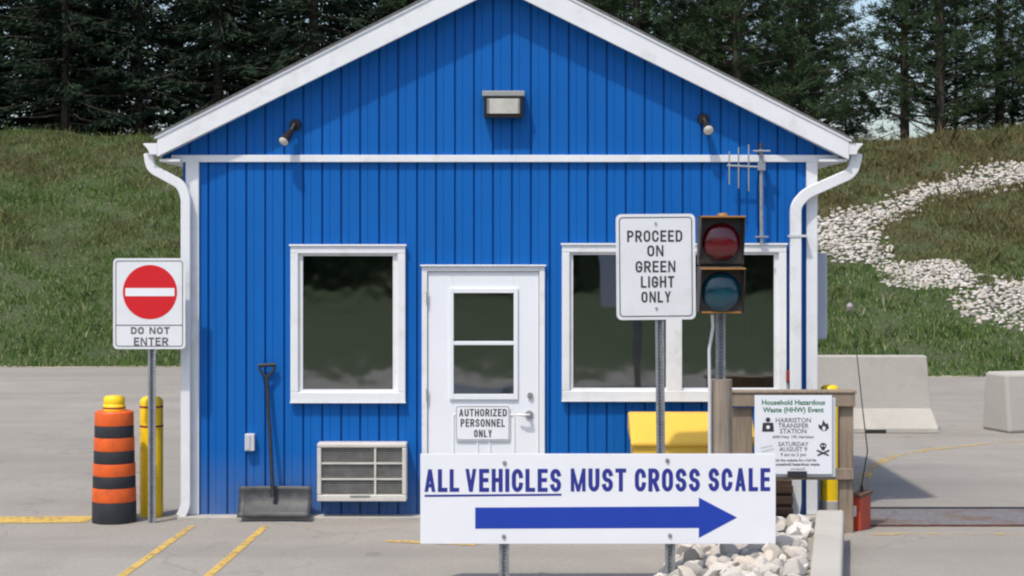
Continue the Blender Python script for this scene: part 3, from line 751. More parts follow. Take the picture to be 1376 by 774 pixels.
# ------------------------------------------------------------------ do-not-enter sign
Ys = 14.74
b = at(204, 706, Ys); T = thing('do_not_enter_sign', (b.x, Ys, 0), 'no entry sign with red disc reading DO NOT ENTER left of the house', 'sign')
m = MB(); u_channel(m, b.x, Ys, 0, at(0, 360, Ys).z, .062); m.build('post', GALV, T)
m = MB(); holes(m, b.x, Ys+.0255, .05, at(0, 472, Ys).z); m.build('post_hole', DARK, T)
yp = Ys-.006
def P2(px, py): v = at(px, py, yp); return v.x, v.z
x0, z1 = P2(152, 347); x1, z0 = P2(249, 469)
m = MB(); plate(m, rrect(x0, x1, z0, z1, .035), yp, .004); m.build('sign_panel', SIGNGREY, T)
m = MB(); ribbon(m, rrect(x0+.022, x1-.022, z0+.022, z1-.022, .022), .007, yp-.001, True)
zd = P2(0, 437)[1]; ribbon(m, [(x0+.026, zd), (x1-.026, zd)], .007, yp-.0014, cap=False)
m.build('border', GREYINK, T); m = MB()
letters(m, 'DO NOT', *(P2(176, 0)[0], P2(228, 0)[0]), P2(0, 449)[1], P2(0, 439.5)[1], .0125, yp-.001)
letters(m, 'ENTER', *(P2(180, 0)[0], P2(226, 0)[0]), P2(0, 464.5)[1], P2(0, 453.5)[1], .0125, yp-.001)
m.build('lettering', GREYINK, T)
cx, cz = P2(201.5, 392.5); rr = 36.5*yp/F
m = MB(); m.face([(cx+rr*math.cos(k*math.pi/32), yp-.001, cz+rr*math.sin(k*math.pi/32)) for k in range(64)]); dsk = m.build('red_disc', REDINK, T)
m = MB(); bw = 33*yp/F; bh = 5.4*yp/F; m.face([(cx-bw, yp-.002, cz-bh), (cx+bw, yp-.002, cz-bh), (cx+bw, yp-.002, cz+bh), (cx-bw, yp-.002, cz+bh)]); m.build('white_bar', SIGNWHITE, dsk)

# striped barrel
Yb = 14.62+.02; b = at(153, 706, Yb)
b = at(153.5, 706, Yb+.17)
T = thing('traffic_barrel', (b.x, Yb+.17, 0), 'orange and black banded traffic barrel with a yellow cap', 'traffic barrel')
C = Vector((b.x, Yb+.17, 0)); k = Yb/F
rows = [(705, 677, 29.5, RUBBER), (677, 658, 29.2, ORANGE), (658, 642, 28.6, RUBBER), (642, 625, 28.3, ORANGE), (625, 608, 27.2, RUBBER), (608, 590, 27.0, ORANGE), (590, 574, 26.2, RUBBER), (574, 556, 26.0, ORANGE)]
for i, (a, c, r, mt) in enumerate(rows):
    z0 = max(.0, (706-a)*k+.002) if i else .002; z1 = (706-c)*k; r *= k*1.01
    m = MB(); m.lathe([(r*.99, z0), (r, z0+.006), (r*.995, z1-.006), (r*.985, z1)] + ([(r*.93, z1+.008), (r*.5, z1+.014)] if i == 7 else []), C, 40)
    m.build('orange_band' if mt is ORANGE else 'black_band', mt, T, smooth=True)
zt = (706-555)*k
m = MB(); r = 15*k
m.lathe([(r, zt), (r, zt+.05), (r*.93, zt+.058), (r*.95, zt+.068), (r*.97, zt+.1), (r*.8, zt+.122), (r*.3, zt+.128)], C, 28); m.build('cap', YELLOW, T, smooth=True)

m = MB(); m.lathe([(r+.001, zt+.022), (r+.003, zt+.024), (r+.003, zt+.034), (r+.001, zt+.036)], C, 28); m.build('cap_band', DARKRED, T)
# bollards
def bollard(c, r, h, label, bands, base=None):
    T = thing('bollard', c, label, 'bollard', 'yellow bollards by the house corners')
    m = MB(); m.lathe([(r, base or 0), (r, h-r*.55), (r*.94, h-r*.3), (r*.75, h-r*.1), (r*.35, h)], c, 28); m.build('sleeve', YELLOW, T, smooth=True)
    for z in bands:
        m = MB(); m.lathe([(r+.001, z-.008), (r+.0025, z-.006), (r+.0025, z+.006), (r+.001, z+.008)], c, 28); m.build('band', DARKRED, T)
    if base:
        m = MB(); m.lathe([(r*1.08, 0), (r*1.08, base), (r*.9, base+.01)], c, 24); m.build('footing', CONCRETE, T, smooth=True)
c = gp(203.5, 694); kk = c.y/F
bollard(Vector((c.x, c.y, 0)), 15.5*kk, (694-532)*kk, 'yellow bollard with two thin dark bands behind the no entry sign post', [(694-546)*kk, (694-572)*kk])
c = gp(1115, 692); kk = c.y/F
bollard(Vector((c.x, c.y, 0)), 12.5*kk, (692-517)*kk, 'plain yellow bollard on a concrete footing behind the notice board', [], .12)

# yellow bin
yb = 14.42; p, q = at(848, 0, yb), at(1017, 0, yb)
T = thing('grit_bin', ((p.x+q.x)/2, 14.7, 0), 'yellow grit bin with a sloping lid under the right window', 'grit bin')
zl = at(0, 596, yb).z; zh = at(0, 555, 14.72).z
m = MB(); m.prism([(p.x+.035, yb+.05, .0), (p.x+.02, yb+.02, zl-.002), (p.x+.02, 14.85, zl+.06), (p.x+.035, 14.85, 0)], (q.x-p.x-.05, 0, 0)); m.build('bin_body', BINYEL, T, bevel=.015)
m = MB(); m.prism([(p.x, yb, zl-.03), (p.x, yb, zl+.01), (p.x, 14.70, zh-.01), (p.x, 14.76, zh), (p.x, 14.86, zh), (p.x, 14.86, zl+.065)], (q.x-p.x, 0, 0)); m.build('lid', BINYEL, T, bevel=.02, seg=3)
# brown box near the corner
p, q = at(1036, 697, 14.8), at(1064, 645, 14.8)
T = thing('crate', ((p.x+q.x)/2, 14.85, .036), 'dark brown wooden crate standing under the notice board by the wall', 'crate')
m = MB(); m.box(p.x, q.x, 14.78, 14.93, .037, q.z); m.build('crate_body', BROWNBOX, T, bevel=.006)
m = MB()
for z in (.06, .15, .24): m.box(p.x-.006, q.x+.006, 14.765, 14.779, z, z+.06)
m.build('slat', BROWNBOX, T, bevel=.003)

# ------------------------------------------------------------------ proceed sign
Yp = 13.75; b = at(889, 0, Yp)
T = thing('proceed_sign', (b.x, Yp, 0), 'white sign on a steel post reading PROCEED ON GREEN LIGHT ONLY', 'sign')
m = MB(); u_channel(m, b.x, Yp, 0, at(0, 300, Yp).z, .066); m.build('post', GALV, T)
m = MB(); holes(m, b.x, Yp+.0255, .05, at(0, 432, Yp).z); m.build('post_hole', DARK, T)
yp = Yp-.008
x0, z1 = P2(831, 287.5); x1, z0 = P2(938, 429.5)
m = MB(); plate(m, rrect(x0, x1, z0, z1, .04), yp, .006); m.build('sign_panel', SIGNGREY, T)
m = MB(); ribbon(m, rrect(x0+.026, x1-.026, z0+.026, z1-.026, .026), .008, yp-.001, True); m.build('border', GREYINK, T)
m = MB()
for t, a, c_, e, f_ in (('PROCEED', 846, 920.5, 309.5, 325), ('ON', 873, 895, 329.5, 344.5), ('GREEN', 857, 911, 350.5, 366), ('LIGHT', 864, 909, 371, 386.5), ('ONLY', 864.5, 904.5, 391.5, 406.5)):
    letters(m, t, P2(a, 0)[0], P2(c_, 0)[0], P2(0, f_)[1], P2(0, e)[1], .0145, yp-.001)
m.build('lettering', BLACK, T)
for py in (300, 414):
    cx, cz = P2(884.5, py); m = MB(); m.cyl((cx, yp-.008, cz), (cx, yp-.0005, cz), .009, n=8); m.build('bolt', GALV, T)
T.rotation_euler = (0, R(-.5), R(3))

# ------------------------------------------------------------------ traffic signal on its timber post
Yt = 13.0; b = at(969, 0, Yt)
T = thing('traffic_signal', (b.x, Yt, 0), 'two-lamp traffic signal with red over green on a timber post', 'traffic signal')
m = MB(); zt = at(0, 510, Yt).z; wv = .083
m.tube([(b.x+.004, Yt+.03, 0), (b.x, Yt+.03, zt*.5), (b.x, Yt+.03, zt)], [wv*1.02, wv, wv*.98], 18); m.build('timber_post', WOOD, T, smooth=True)
m = MB(); u_channel(m, b.x-.002, Yt+.012, at(0, 511, Yt).z, at(0, 330, Yt).z, .07); m.build('steel_post', GALV, T)
m = MB(); holes(m, b.x-.002, Yt+.0375, at(0, 508, Yt).z, at(0, 425, Yt).z); m.build('post_hole', DARK, T)
ys = Yt-.20
HOUS = paint('dark_signal_paint', (.030, .022, .018), .45, .3, 14); AMBER = paint('amber_signal_paint', S(158, 108, 44), .5, .2, 14)
p, q = at(939, 421, ys), at(1000, 290, ys); zm = at(0, 357, ys).z
for a, c_ in ((p.z, zm-.003), (zm+.003, q.z)):
    m = MB(); m.box(p.x, q.x, ys, ys+.135, a, c_); m.build('housing', HOUS, T, bevel=.012)
for py, mt, rad in ((325, REDLENS, 25.5), (392, TEALLENS, 26.5)):
    cc = at(969, py, ys); r = rad*ys/F
    m = MB(); rings = [(r*math.cos(a), -r*.32*math.sin(a)) for a in [i*math.pi/2/7 for i in range(8)]]
    m.tube([(cc.x, ys-.006+d, cc.z) for _, d in rings], [max(rr_, .003) for rr_, _ in rings], 32); m.build('lens', mt, T, smooth=True)
    m = MB(); ribbon(m, [(cc.x+(r+.008)*math.cos(k*math.pi/18), cc.z+(r+.008)*math.sin(k*math.pi/18)) for k in range(36)], .014, ys-.004, True)
    o = m.build('lens_ring', HOUS, T); o.modifiers.new('thick', 'SOLIDIFY').thickness = .01
    top = cc.z+.180 if py < 350 else cc.z+.168
    dep = .11
    m = MB(); m.box(p.x+.003, q.x-.003, ys-dep, ys-.001, top-.012, top-.002)
    for s_ in (p.x+.003, q.x-.013): m.prism([(s_, ys-.001, top-.0125), (s_, ys-dep, top-.0125), (s_, ys-dep*.75, top-.12), (s_, ys-.001, top-.30)], (.010, 0, 0))
    vz = m.build('visor', HOUS, T)
    m = MB(); m.box(p.x+.002, q.x-.002, ys-dep-.006, ys-dep-.0005, top-.013, top-.001); m.build('visor_edge', AMBER, vz, bevel=.002)
m = MB(); m.cyl((b.x-.005, ys+.06, q.z), (b.x-.005, ys+.06, q.z+.02), .04, .03, 14); m.box(p.x+.02, q.x-.02, ys-.006, ys-.0005, p.z+.0, p.z+.012); m.build('cap', AMBER, T, bevel=.003)
m = MB(); m.tube([at(957, 422, ys+.05), at(958, 440, Yt-.1), at(953, 470, Yt-.08), at(953.5, 520, Yt-.06), at(953.5, 640, Yt-.06), at(955, 762, Yt-.05)], .011, 8); m.build('cable', CABLE, T, smooth=True)

# ------------------------------------------------------------------ notice board
Yn = 14.2; b = at(1066, 0, Yn)
T = thing('notice_board', (b.x, Yn, 0), 'timber notice board frame with a printed hazardous waste day poster', 'notice board')
def nb(name, a, b2, c_, d, y0, y1, mt=LUMBER):
    m = MB(); pxbox(m, a, b2, c_, d, y0, y1, Yn); return m.build(name, mt, T, bevel=.006)
zt = at(0, 530, Yn).z
for a, c_ in ((985, 1011), (1128.5, 1147)):
    m = MB(); m.box(at(a, 0, Yn).x, at(c_, 0, Yn).x, Yn, Yn+.09, 0, at(0, 549 if a < 1000 else 531, Yn).z); m.build('post', LUMBER, T, bevel=.006)
nb('rail', 980, 1148, 528, 546, Yn-.04, Yn-.001); nb('rail', 1012, 1146, 629, 644, Yn-.039, Yn-.001)
nb('cap_board', 976, 1150, 524.5, 528, Yn-.05, Yn+.1)
MB_ = MB(); pxbox(MB_, 1021, 1121.5, 534, 640, Yn-.050, Yn-.0405, Yn); MB_.build('backing_sheet', LIGHTGREY, T, bevel=.004)
yp = Yn-.065
x0, z1 = P2(1014, 531); x1, z0 = P2(1118, 637)
m = MB(); m.box(x0, x1, yp, yp+.006, z0, z1); PAN = m.build('poster', SIGNWHITE, T)
m = MB(); a, c_ = P2(1058, 633)[0], P2(1084, 633)[0]; m.box(a, c_, yp-.012, yp-.001, P2(0, 641)[1], P2(0, 633)[1]); m.build('clip', RUBBER, T, bevel=.003)
def bf(txt, px, py, size, mat, bold=.0, parent=PAN, name='lettering', sx=1.0):
    cu = bpy.data.curves.new('txt', 'FONT'); cu.body = txt; cu.size = size; cu.align_x = 'CENTER'; cu.align_y = 'CENTER'; cu.offset = bold; cu.resolution_u = 2
    o = bpy.data.objects.new('txt', cu); col.objects.link(o); bpy.context.view_layer.update()
    me = bpy.data.meshes.new_from_object(o.evaluated_get(bpy.context.evaluated_depsgraph_get())); bpy.data.objects.remove(o)
    v = at(px, py, yp); o0 = ORI[T]
    for q_ in me.vertices:
        x, z = q_.co.x*sx, q_.co.y; q_.co = Vector((v.x+x, yp-.001, v.z+z))-o0
    me.materials.clear(); me.materials.append(mat)
    ob = bpy.data.objects.new(name, me); col.objects.link(ob); ob.parent = parent; return ob
bf('Household Hazardous', 1066, 541, .054, GREENINK, .0014); bf('Waste (HHW) Event', 1066, 551, .054, GREENINK, .0014)
for i, (t, s_) in enumerate((('HARRISTON', .050), ('TRANSFER', .050), ('STATION', .050), ('6000 Hwy. 109, Harriston', .030))):
    bf(t, 1066, 565+i*7.4, s_, GREYINK, .0006)
for i, (t, s_) in enumerate((('SATURDAY', .046), ('AUGUST 9', .046), ('9 am to 2 pm', .036))): bf(t, 1066, 597+i*7, s_, GREYINK, .0006)
bf('Visit the website for a full list', 1068, 618.5, .028, BLACK, .0006); bf('of household hazardous waste', 1068, 624, .031, BLACK, .0008); bf('accepted', 1072, 630, .030, GREYINK)
# four hazard pictograms
m = MB()
def poly(pts): LAY[0] = (LAY[0]+1) % 5; m.face([(P2(*p)[0], yp-.0008-LAY[0]*.0003, P2(*p)[1]) for p in pts])
def disc(px, py, r, r2=None): poly([(px+r*math.cos(k*math.pi/8), py+(r2 or r)*math.sin(k*math.pi/8)) for k in range(16)])
poly([(1025, 568), (1039, 568), (1040, 580), (1024, 580)]); disc(1032, 564, 3.2); m.build('pictogram', BLACK, PAN); m = MB()                      # container
poly([(1105, 579), (1100, 575), (1100, 570), (1104, 572), (1106, 564), (1110, 570), (1112, 568), (1114, 575), (1110, 579)]); m.build('pictogram', BLACK, PAN); m = MB()   # flame
disc(1106, 599, 4.5, 4); poly([(1103, 601), (1109, 601), (1108, 605), (1104, 605)])                    # skull and bones
poly([(1098, 604), (1114, 611), (1113, 613), (1097, 606)]); poly([(1114, 604), (1098, 611), (1099, 613), (1115, 606)])
m.build('pictogram', BLACK, PAN)
m = MB(); poly([(1022, 601), (1038, 598), (1038, 600), (1022, 603)]); poly([(1024, 606), (1040, 602), (1040, 604), (1024, 608)]); m.build('pictogram', LIGHTGREY, PAN)
m = MB(); disc(1032, 574, 2.6); disc(1107, 575.5, 2.2, 3); disc(1104.4, 599, 1.1); disc(1107.8, 599, 1.1)
for v in m.bm.verts: v.co.y -= .002
m.build('pictogram_detail', SIGNWHITE, PAN)

# ------------------------------------------------------------------ big arrow sign
Yg = 12.07; yp = Yg-.006
b = at(790, 0, Yg); T = thing('scale_sign', (b.x, Yg, 0), 'long white sign with a blue arrow reading ALL VEHICLES MUST CROSS SCALE', 'sign')
x0, z1 = P2(565, 609.5); x1, z0 = P2(1042, 730.5)
m = MB(); m.box(x0, x1, yp-.012, yp, z0, z1); m.build('sign_panel', SIGNWHITE, T, bevel=.002)
for px in (677.5, 900.5):
    v = at(px, 0, Yg); m = MB(); u_channel(m, v.x, Yg+.002, -.05, at(0, 612, Yg).z, .066); m.build('post', GALV, T)
    m = MB(); holes(m, v.x, Yg+.0275, .03, at(0, 732, Yg).z); m.build('post_hole', DARK, T)
for px, py in ((678, 621.5), (677, 720.5), (896.5, 618.5), (900, 719)):
    v = at(px, py, yp); m = MB(); m.tube([(v.x, yp-.013, v.z), (v.x, yp-.018, v.z)], .014, 12); m.tube([(v.x, yp-.0185, v.z), (v.x, yp-.025, v.z)], [.009, .007], 6); m.build('bolt', GALV, T)
yp = yp-.0128
m = MB(); letters(m, 'ALL', P2(570, 0)[0], P2(617, 0)[0], P2(0, 661)[1], P2(0, 630.5)[1], .0272, yp, gap=.014)
letters(m, 'VEHICLES', P2(625, 0)[0], P2(754, 0)[0], P2(0, 661)[1], P2(0, 630)[1], .0272, yp, gap=.016)
letters(m, 'MUST', P2(766.5, 0)[0], P2(841.5, 0)[0], P2(0, 660.5)[1], P2(0, 629.5)[1], .0272, yp, gap=.016)
letters(m, 'CROSS', P2(853, 0)[0], P2(940.5, 0)[0], P2(0, 660.5)[1], P2(0, 629.5)[1], .0272, yp, gap=.016)
letters(m, 'SCALE', P2(952, 0)[0], P2(1035, 0)[0], P2(0, 660)[1], P2(0, 629)[1], .0272, yp, gap=.016)
a, b_ = P2(570.5, 666.3), P2(754.5, 664.8); ribbon(m, [a, b_], .014, yp, cap=False); m.build('lettering', BLUEINK, T)
m = MB(); m.face([(P2(*p)[0], yp, P2(*p)[1]) for p in ((638.5, 682), (939, 680.5), (939, 668.5), (990.5, 695.5), (939, 723), (939, 709.5), (638.5, 710.5))]); m.build('arrow', ARROWBLUE, T)

# ------------------------------------------------------------------ right side: kerb, stones, weighbridge, marker, barriers
kz = .25
A = [(2.27, 13.75), (2.48, 13.75), (1.965, 10.97), (1.77, 10.97)]
ext = lambda p, q, t: (p[0]+(q[0]-p[0])*t, p[1]+(q[1]-p[1])*t)
A[2] = ext(A[1], A[2], 1.7); A[3] = ext(A[0], A[3], 1.7)
m = MB(); m.prism([(x, y, -.05) for x, y in A], (0, 0, kz+.05))
kb = m.build('concrete_kerb', CONCRETE, None, origin=(2.1, 12, 0), bevel=.022, seg=3); tag(kb, 'low pale concrete kerb wall between the white stones and the weighbridge', 'kerb')
# gravel bed under the stones
def kerb_x(y): return 2.27+(y-13.75)*(2.27-1.77)/(13.75-10.97)
def left_x(y): return float(np.interp(y, [9, 11.5, 12.3, 13.2, 14.3], [.75, .80, 1.0, 1.25, 1.55]))
def mound(x, y):
    kx = kerb_x(y) if y < 13.75 else 2.27+(y-13.75)*.1
    u = np.clip((x-left_x(y))/max(kx-left_x(y), .1), 0, 1)
    v = float(np.interp(y, [8.5, 9.5, 13.2, 14.2], [0, 1, 1, .1]))
    return .20*u**.7*v
m = MB(); gy = np.linspace(8.6, 14.2, 22); V = []
for y in gy:
    row = []
    for i in range(13):
        x = left_x(y)-.04+(kerb_x(min(y, 13.75))+.03-left_x(y)+.02)*i/12; row.append(m.bm.verts.new((x, y, mound(x, y)+.006)))
    V.append(row)
for r0, r1 in zip(V, V[1:]):
    for i in range(12): m.bm.faces.new((r0[i], r0[i+1], r1[i+1], r1[i]))
tag(m.build('gravel_bed', GRAVEL, smooth=True), kind='structure')
# stone shapes
def stone_mesh(seed):
    rs = random.Random(seed); bm = bmesh.new(); bmesh.ops.create_icosphere(bm, subdivisions=3, radius=1)
    planes = [(Vector((rs.uniform(-1, 1), rs.uniform(-1, 1), rs.uniform(-1, 1))).normalized(), rs.uniform(.42, .80)) for _ in range(15)]
    sc = Vector((rs.uniform(1.0, 1.5), rs.uniform(.75, 1.1), rs.uniform(.55, .9)))
    for v in bm.verts:
        for n, d in planes:
            e = v.co.dot(n)-d
            if e > 0: v.co -= n*e*.93
        v.co = Vector((v.co.x*sc.x, v.co.y*sc.y, v.co.z*sc.z))
    me = bpy.data.meshes.new('stone'); bm.to_mesh(me); bm.free(); me.materials.append(STONE)
    for p in me.polygons: p.use_smooth = True
    me.set_sharp_from_angle(angle=R(26)); return me
SM = [stone_mesh(i) for i in range(8)]
rs = random.Random(3); placed = []
LAB = 'pale limestone riprap stone heaped beside the concrete kerb'
SMB = []
for q_ in SM:
    q2 = q_.copy(); q2.materials.clear(); q2.materials.append(RUBBLE); SMB.append(q2)
for attempt in range(12000):
    if len(placed) >= 260: break
    y = rs.uniform(10.9, 14.15); kx = kerb_x(min(y, 13.75))
    x = rs.uniform(left_x(y), kx-.04); r = rs.uniform(.038, .096)*(1 if rs.random() < .8 else 1.25)
    if x+r*.8 > kx: continue
    if abs(x-.969*0-at(969, 0, 13).x) < .1+r and abs(y-13.03) < .1+r: continue
    if any((x-a)**2+(y-b)**2 < ((r+c)*.66)**2 for a, b, c in placed): continue
    if abs(y-Yg) < .07+r*.6 and abs(x-at(900.5, 0, Yg).x) < .05+r: continue
    placed.append((x, y, r))
    o = bpy.data.objects.new('stone', SM[rs.randrange(8)]); col.objects.link(o)
    o.location = (x, y, mound(x, y)+r*.42+rs.uniform(0, .025)); o.scale = (r, r, r)
    o.rotation_euler = (rs.uniform(-.9, .9), rs.uniform(-.9, .9), rs.uniform(0, 6.28)); tag(o, LAB, 'stone', 'riprap stones beside the kerb')

# weighbridge
xa, xb = at(1144, 0, 14.9).x, 11.5
T = thing('weighbridge', ((xa+xb)/2, 15.0, 0), 'low rusty steel weighbridge deck across the right of the yard', 'weighbridge')
y0, y1 = 14.56, 15.42
m = MB(); m.box(xa, xb, y0, y1, -.02, .022); m.build('deck', DECK, T, bevel=.005)
m = MB(); m.box(xa, xb, y0-.02, y0-.002, -.02, .019); m.build('edge_angle', paint('rusty_edge', (.12, .05, .035), .8, .4, 9), T)
m = MB(); m.box(xa, xb, y1+.002, y1+.035, -.02, .034); m.build('edge_angle', RUBBER, T, bevel=.006)

# red marker with whip
Ym = 14.3; p, q = at(1145, 709, Ym), at(1158, 668, Ym)
T = thing('whip_marker', (p.x+.04, Ym+.03, 0), 'red steel marker box with a tall thin whip at the deck end', 'marker')
w0, w1 = p.x, at(1172, 0, Ym).x
m = MB(); m.box(w0, w0+.085, Ym, Ym+.24, 0, q.z); m.build('box_body', REDBOX, T, bevel=.008)
m = MB(); m.box(w0-.012, w0+.10, Ym-.01, Ym+.25, q.z+.001, q.z+.028); m.build('top_plate', RUSTBOX, T, bevel=.006)
m = MB(); pxbox(m, 1147, 1153.5, 680, 694, Ym-.004, Ym-.0005, Ym); m.build('label_plate', SIGNWHITE, T)
yw = Ym+.12
m = MB(); s0 = Vector((w0+.05, yw, q.z+.028)); m.cyl(s0, s0+Vector((0, 0, .05)), .016, .012, 10); m.build('spring', RUBBER, T, smooth=True)
pts = [s0+Vector((0, 0, .05))]+[at(px, py, yw) for px, py in ((1158, 605), (1151, 548), (1144, 484), (1138, 440), (1133.5, 414))]
m = MB(); m.tube(pts, [.0055, .005, .0045, .004, .0035, .003], 6); m.build('whip', RUBBER, T, smooth=True); T.rotation_euler.z = R(-30)
m = MB(); c = at(1133.3, 412, yw); m.lathe([(.004, -.028), (.017, -.021), (.026, 0), (.018, .021), (.005, .028)], c, 14); m.build('tip_ball', paint('pale_pink_ball', (.36, .29, .33), .5), T, smooth=True)

# jersey barriers
def barrier(T, L, h, wt, wb):
    prof = [(-wb/2, 0), (wb/2, 0), (wb/2, .06), (wt/2+.045, .29), (wt/2, h), (-wt/2, h), (-wt/2-.045, .29), (-wb/2, .06)]
    mb = MB(); a = [mb.bm.verts.new((-L/2+(.0 if z > .25 else -.0), y, z)) for y, z in prof]
    ins = [.0, .0, .0, .055, .10, .10, .055, .0]
    ra = [mb.bm.verts.new((-L/2+i, y, z)) for (y, z), i in zip(prof, ins)]; rb = [mb.bm.verts.new((L/2-i, y, z)) for (y, z), i in zip(prof, ins)]
    for v in a: mb.bm.verts.remove(v)
    n = len(prof)
    mb.bm.faces.new(ra[::-1]); mb.bm.faces.new(rb)
    for k in range(n): mb.bm.faces.new((ra[k], ra[(k+1) % n], rb[(k+1) % n], rb[k]))
    me_o = origin_of(T); bmesh.ops.translate(mb.bm, verts=mb.bm.verts, vec=me_o)
    o = mb.build('barrier_body', CONCRETE, T, bevel=.015)
    # lifting slots cast into the foot
    mb = MB()
    for sx in (-L*.25, L*.25): mb.box(me_o.x+sx-.12, me_o.x+sx+.12, me_o.y-wb/2-.002, me_o.y-wb/2+.02, .0, .05)
    mb.build('drain_slot', DARK, T)
g0 = gp(1262, 583)
T = thing('concrete_barrier', (g0.x-1.5, g0.y+.3, 0), 'long pale concrete jersey barrier partly hidden behind the house corner', 'barrier')
barrier(T, 3.0, .915, .19, .60)
g0 = gp(1356, 583); T = thing('concrete_block', (g0.x, g0.y, 0), 'pale concrete barrier block cut off at the right edge of the photo', 'barrier')
mb = MB(); L_, W_ = 2.4, .60
mb.prism([(g0.x+.0, g0.y+a, z) for a, z in ((0, 0), (-.0, .05), (.07, .71), (W_-.07, .71), (W_, .05), (W_, 0))], (L_, 0, 0))
mb.build('block_body', CONCRETE, T, bevel=.035)
mb = MB()
for dx in (.5, 1.9): mb.tube([(g0.x+dx, g0.y+W_/2-.06, .70), (g0.x+dx, g0.y+W_/2-.05, .77), (g0.x+dx, g0.y+W_/2+.05, .77), (g0.x+dx, g0.y+W_/2+.06, .70)], .012, 8)
mb.build('lifting_loop', GALV, T)
T.rotation_euler.z = R(17)

# ------------------------------------------------------------------ riprap on the bank
def hit(px, py):
    d = np.array([(px-CX)/F, 1, -(py-HY)/F]); Y = np.arange(28, 75, .05)
    zz = CH+d[2]*Y; tt = terrain(d[0]*Y, Y); k = np.argmax(zz < tt)
    return (d[0]*Y[k], Y[k], tt[k]) if zz[k] < tt[k] else None
def inside(poly, x, y):
    c = False; j = len(poly)-1
    for i in range(len(poly)):
        xi, yi = poly[i]; xj, yj = poly[j]
        if (yi > y) != (yj > y) and x < (xj-xi)*(y-yi)/(yj-yi)+xi: c = not c
        j = i
    return c
POLY = [[(1040, 318), (1099, 300), (1171, 283), (1236, 255), (1310, 232), (1376, 219), (1480, 205), (1480, 232), (1376, 248), (1310, 260), (1236, 274), (1190, 295), (1169, 318), (1180, 340), (1205, 343), (1195, 352), (1143, 356), (1108, 337), (1040, 350)],
        [(1176, 366), (1203, 355), (1265, 352), (1306, 369), (1296, 379), (1250, 391)],
        [(1272, 404), (1329, 387), (1376, 381), (1470, 368), (1470, 440), (1376, 434), (1310, 425)]]
PG = []                                                # the same areas on the ground
for P in POLY: PG.append([hit(*p)[:2] for p in P])
stones = []
for P in PG:
    bx0, bx1 = min(p[0] for p in P), max(p[0] for p in P); by0, by1 = min(p[1] for p in P), max(p[1] for p in P)
    mine = []
    for _ in range(int(13000*max(.25, (bx1-bx0)*(by1-by0)/60))):
        x, y = rs.uniform(bx0, bx1), rs.uniform(by0, by1)
        if not inside(P, x+rs.gauss(0, .14), y+rs.gauss(0, .3)): continue
        r = rs.uniform(.032, .082)*(1.0 if rs.random() < .85 else 1.35)
        if any((x-a)**2+(y-b)**2 < ((r+c)*.54)**2 for a, b, c in mine): continue
        mine.append((x, y, r))
    stones += mine
stones.sort(key=lambda s: -s[2]/s[1])
vis = [s for s in stones if 1098 < CX+s[0]*F/s[1] < 1376]
big = vis[:130]; bigset = set(big)
for x, y, r in big:
    o = bpy.data.objects.new('stone', SMB[rs.randrange(8)]); col.objects.link(o); o.location = (x, y, float(terrain(x, y))+r*.4); o.scale = (r, r, r)
    o.rotation_euler = (rs.uniform(-.5, .5), rs.uniform(-.5, .5), rs.uniform(0, 6.28)); tag(o, 'pale riprap stone lying in the bands across the grass bank', 'stone', 'riprap stones on the bank')
vv = []; ff = []
def small_stone(seed):
    r_ = random.Random(seed); bm = bmesh.new(); bmesh.ops.create_icosphere(bm, subdivisions=2, radius=1)
    pl = [(Vector((r_.uniform(-1, 1), r_.uniform(-1, 1), r_.uniform(-1, 1))).normalized(), r_.uniform(.55, .8)) for _ in range(9)]
    for v in bm.verts:
        for n, d in pl:
            e = v.co.dot(n)-d
            if e > 0: v.co -= n*e*.9
    bm.verts.ensure_lookup_table(); V = np.array([v.co[:] for v in bm.verts]); Fc = np.array([[v.index for v in f.verts] for f in bm.faces]); bm.free(); return V, Fc
SS = [small_stone(50+i) for i in range(6)]; off = 0
for s in stones:
    if s in bigset: continue
    V, Fc = SS[rs.randrange(6)]; a = rs.uniform(0, 6.28); c_, s_ = math.cos(a), math.sin(a)
    x, y, r = s; W = V*np.array([1.15*r, .9*r, .7*r]); W = np.stack([W[:, 0]*c_-W[:, 1]*s_, W[:, 0]*s_+W[:, 1]*c_, W[:, 2]], 1)+np.array([x, y, float(terrain(x, y))+r*.35])
    vv.append(W); ff.append(Fc+off); off += len(V)
o = mesh_np('riprap', np.concatenate(vv), 3, np.concatenate(ff).ravel(), RUBBLE)
tag(o, 'bands of small pale riprap stones crossing the grass bank', 'stones', kind='stuff')

# ------------------------------------------------------------------ grass on the bank
rn = np.random.default_rng(5)
N = 950000
x = rn.uniform(-26, 26, N); y = rn.uniform(0, 1, N)**.9*20; y = foot(x)+y-.12
clump = np.sin(x*2.1+np.sin(y*1.7)*1.5)*np.sin(y*1.9+x*.8)+.5*np.sin(x*5.3)*np.sin(y*4.7)
keep = rn.uniform(-2.0, 1.0, N) < clump
for P in PG:
    P_ = np.array(P); ins = np.zeros(N, bool); j = len(P_)-1
    for i in range(len(P_)):
        xi, yi = P_[i]; xj, yj = P_[j]
        if yi != yj: ins ^= ((yi > y) != (yj > y)) & (x < (xj-xi)*(y-yi)/(yj-yi)+xi)
        j = i
    keep &= ~(ins & (rn.uniform(0, 1, N) > .05))
x, y, clump = x[keep], y[keep], clump[keep]; N = len(x)
z = terrain(x, y)
tall = 1+.25*sm(6, 9, x)*sm(38, 44, y)
h = rn.uniform(.05, .15, N)*(1+.35*clump)*tall; wt = rn.uniform(0, 1, N) < .035; h = np.where(wt, h*rn.uniform(1.6, 2.6, N), h)
wd = rn.uniform(.006, .015, N); an = rn.uniform(0, 6.283, N); ln = rn.normal(0, .38, (N, 2))*h[:, None]
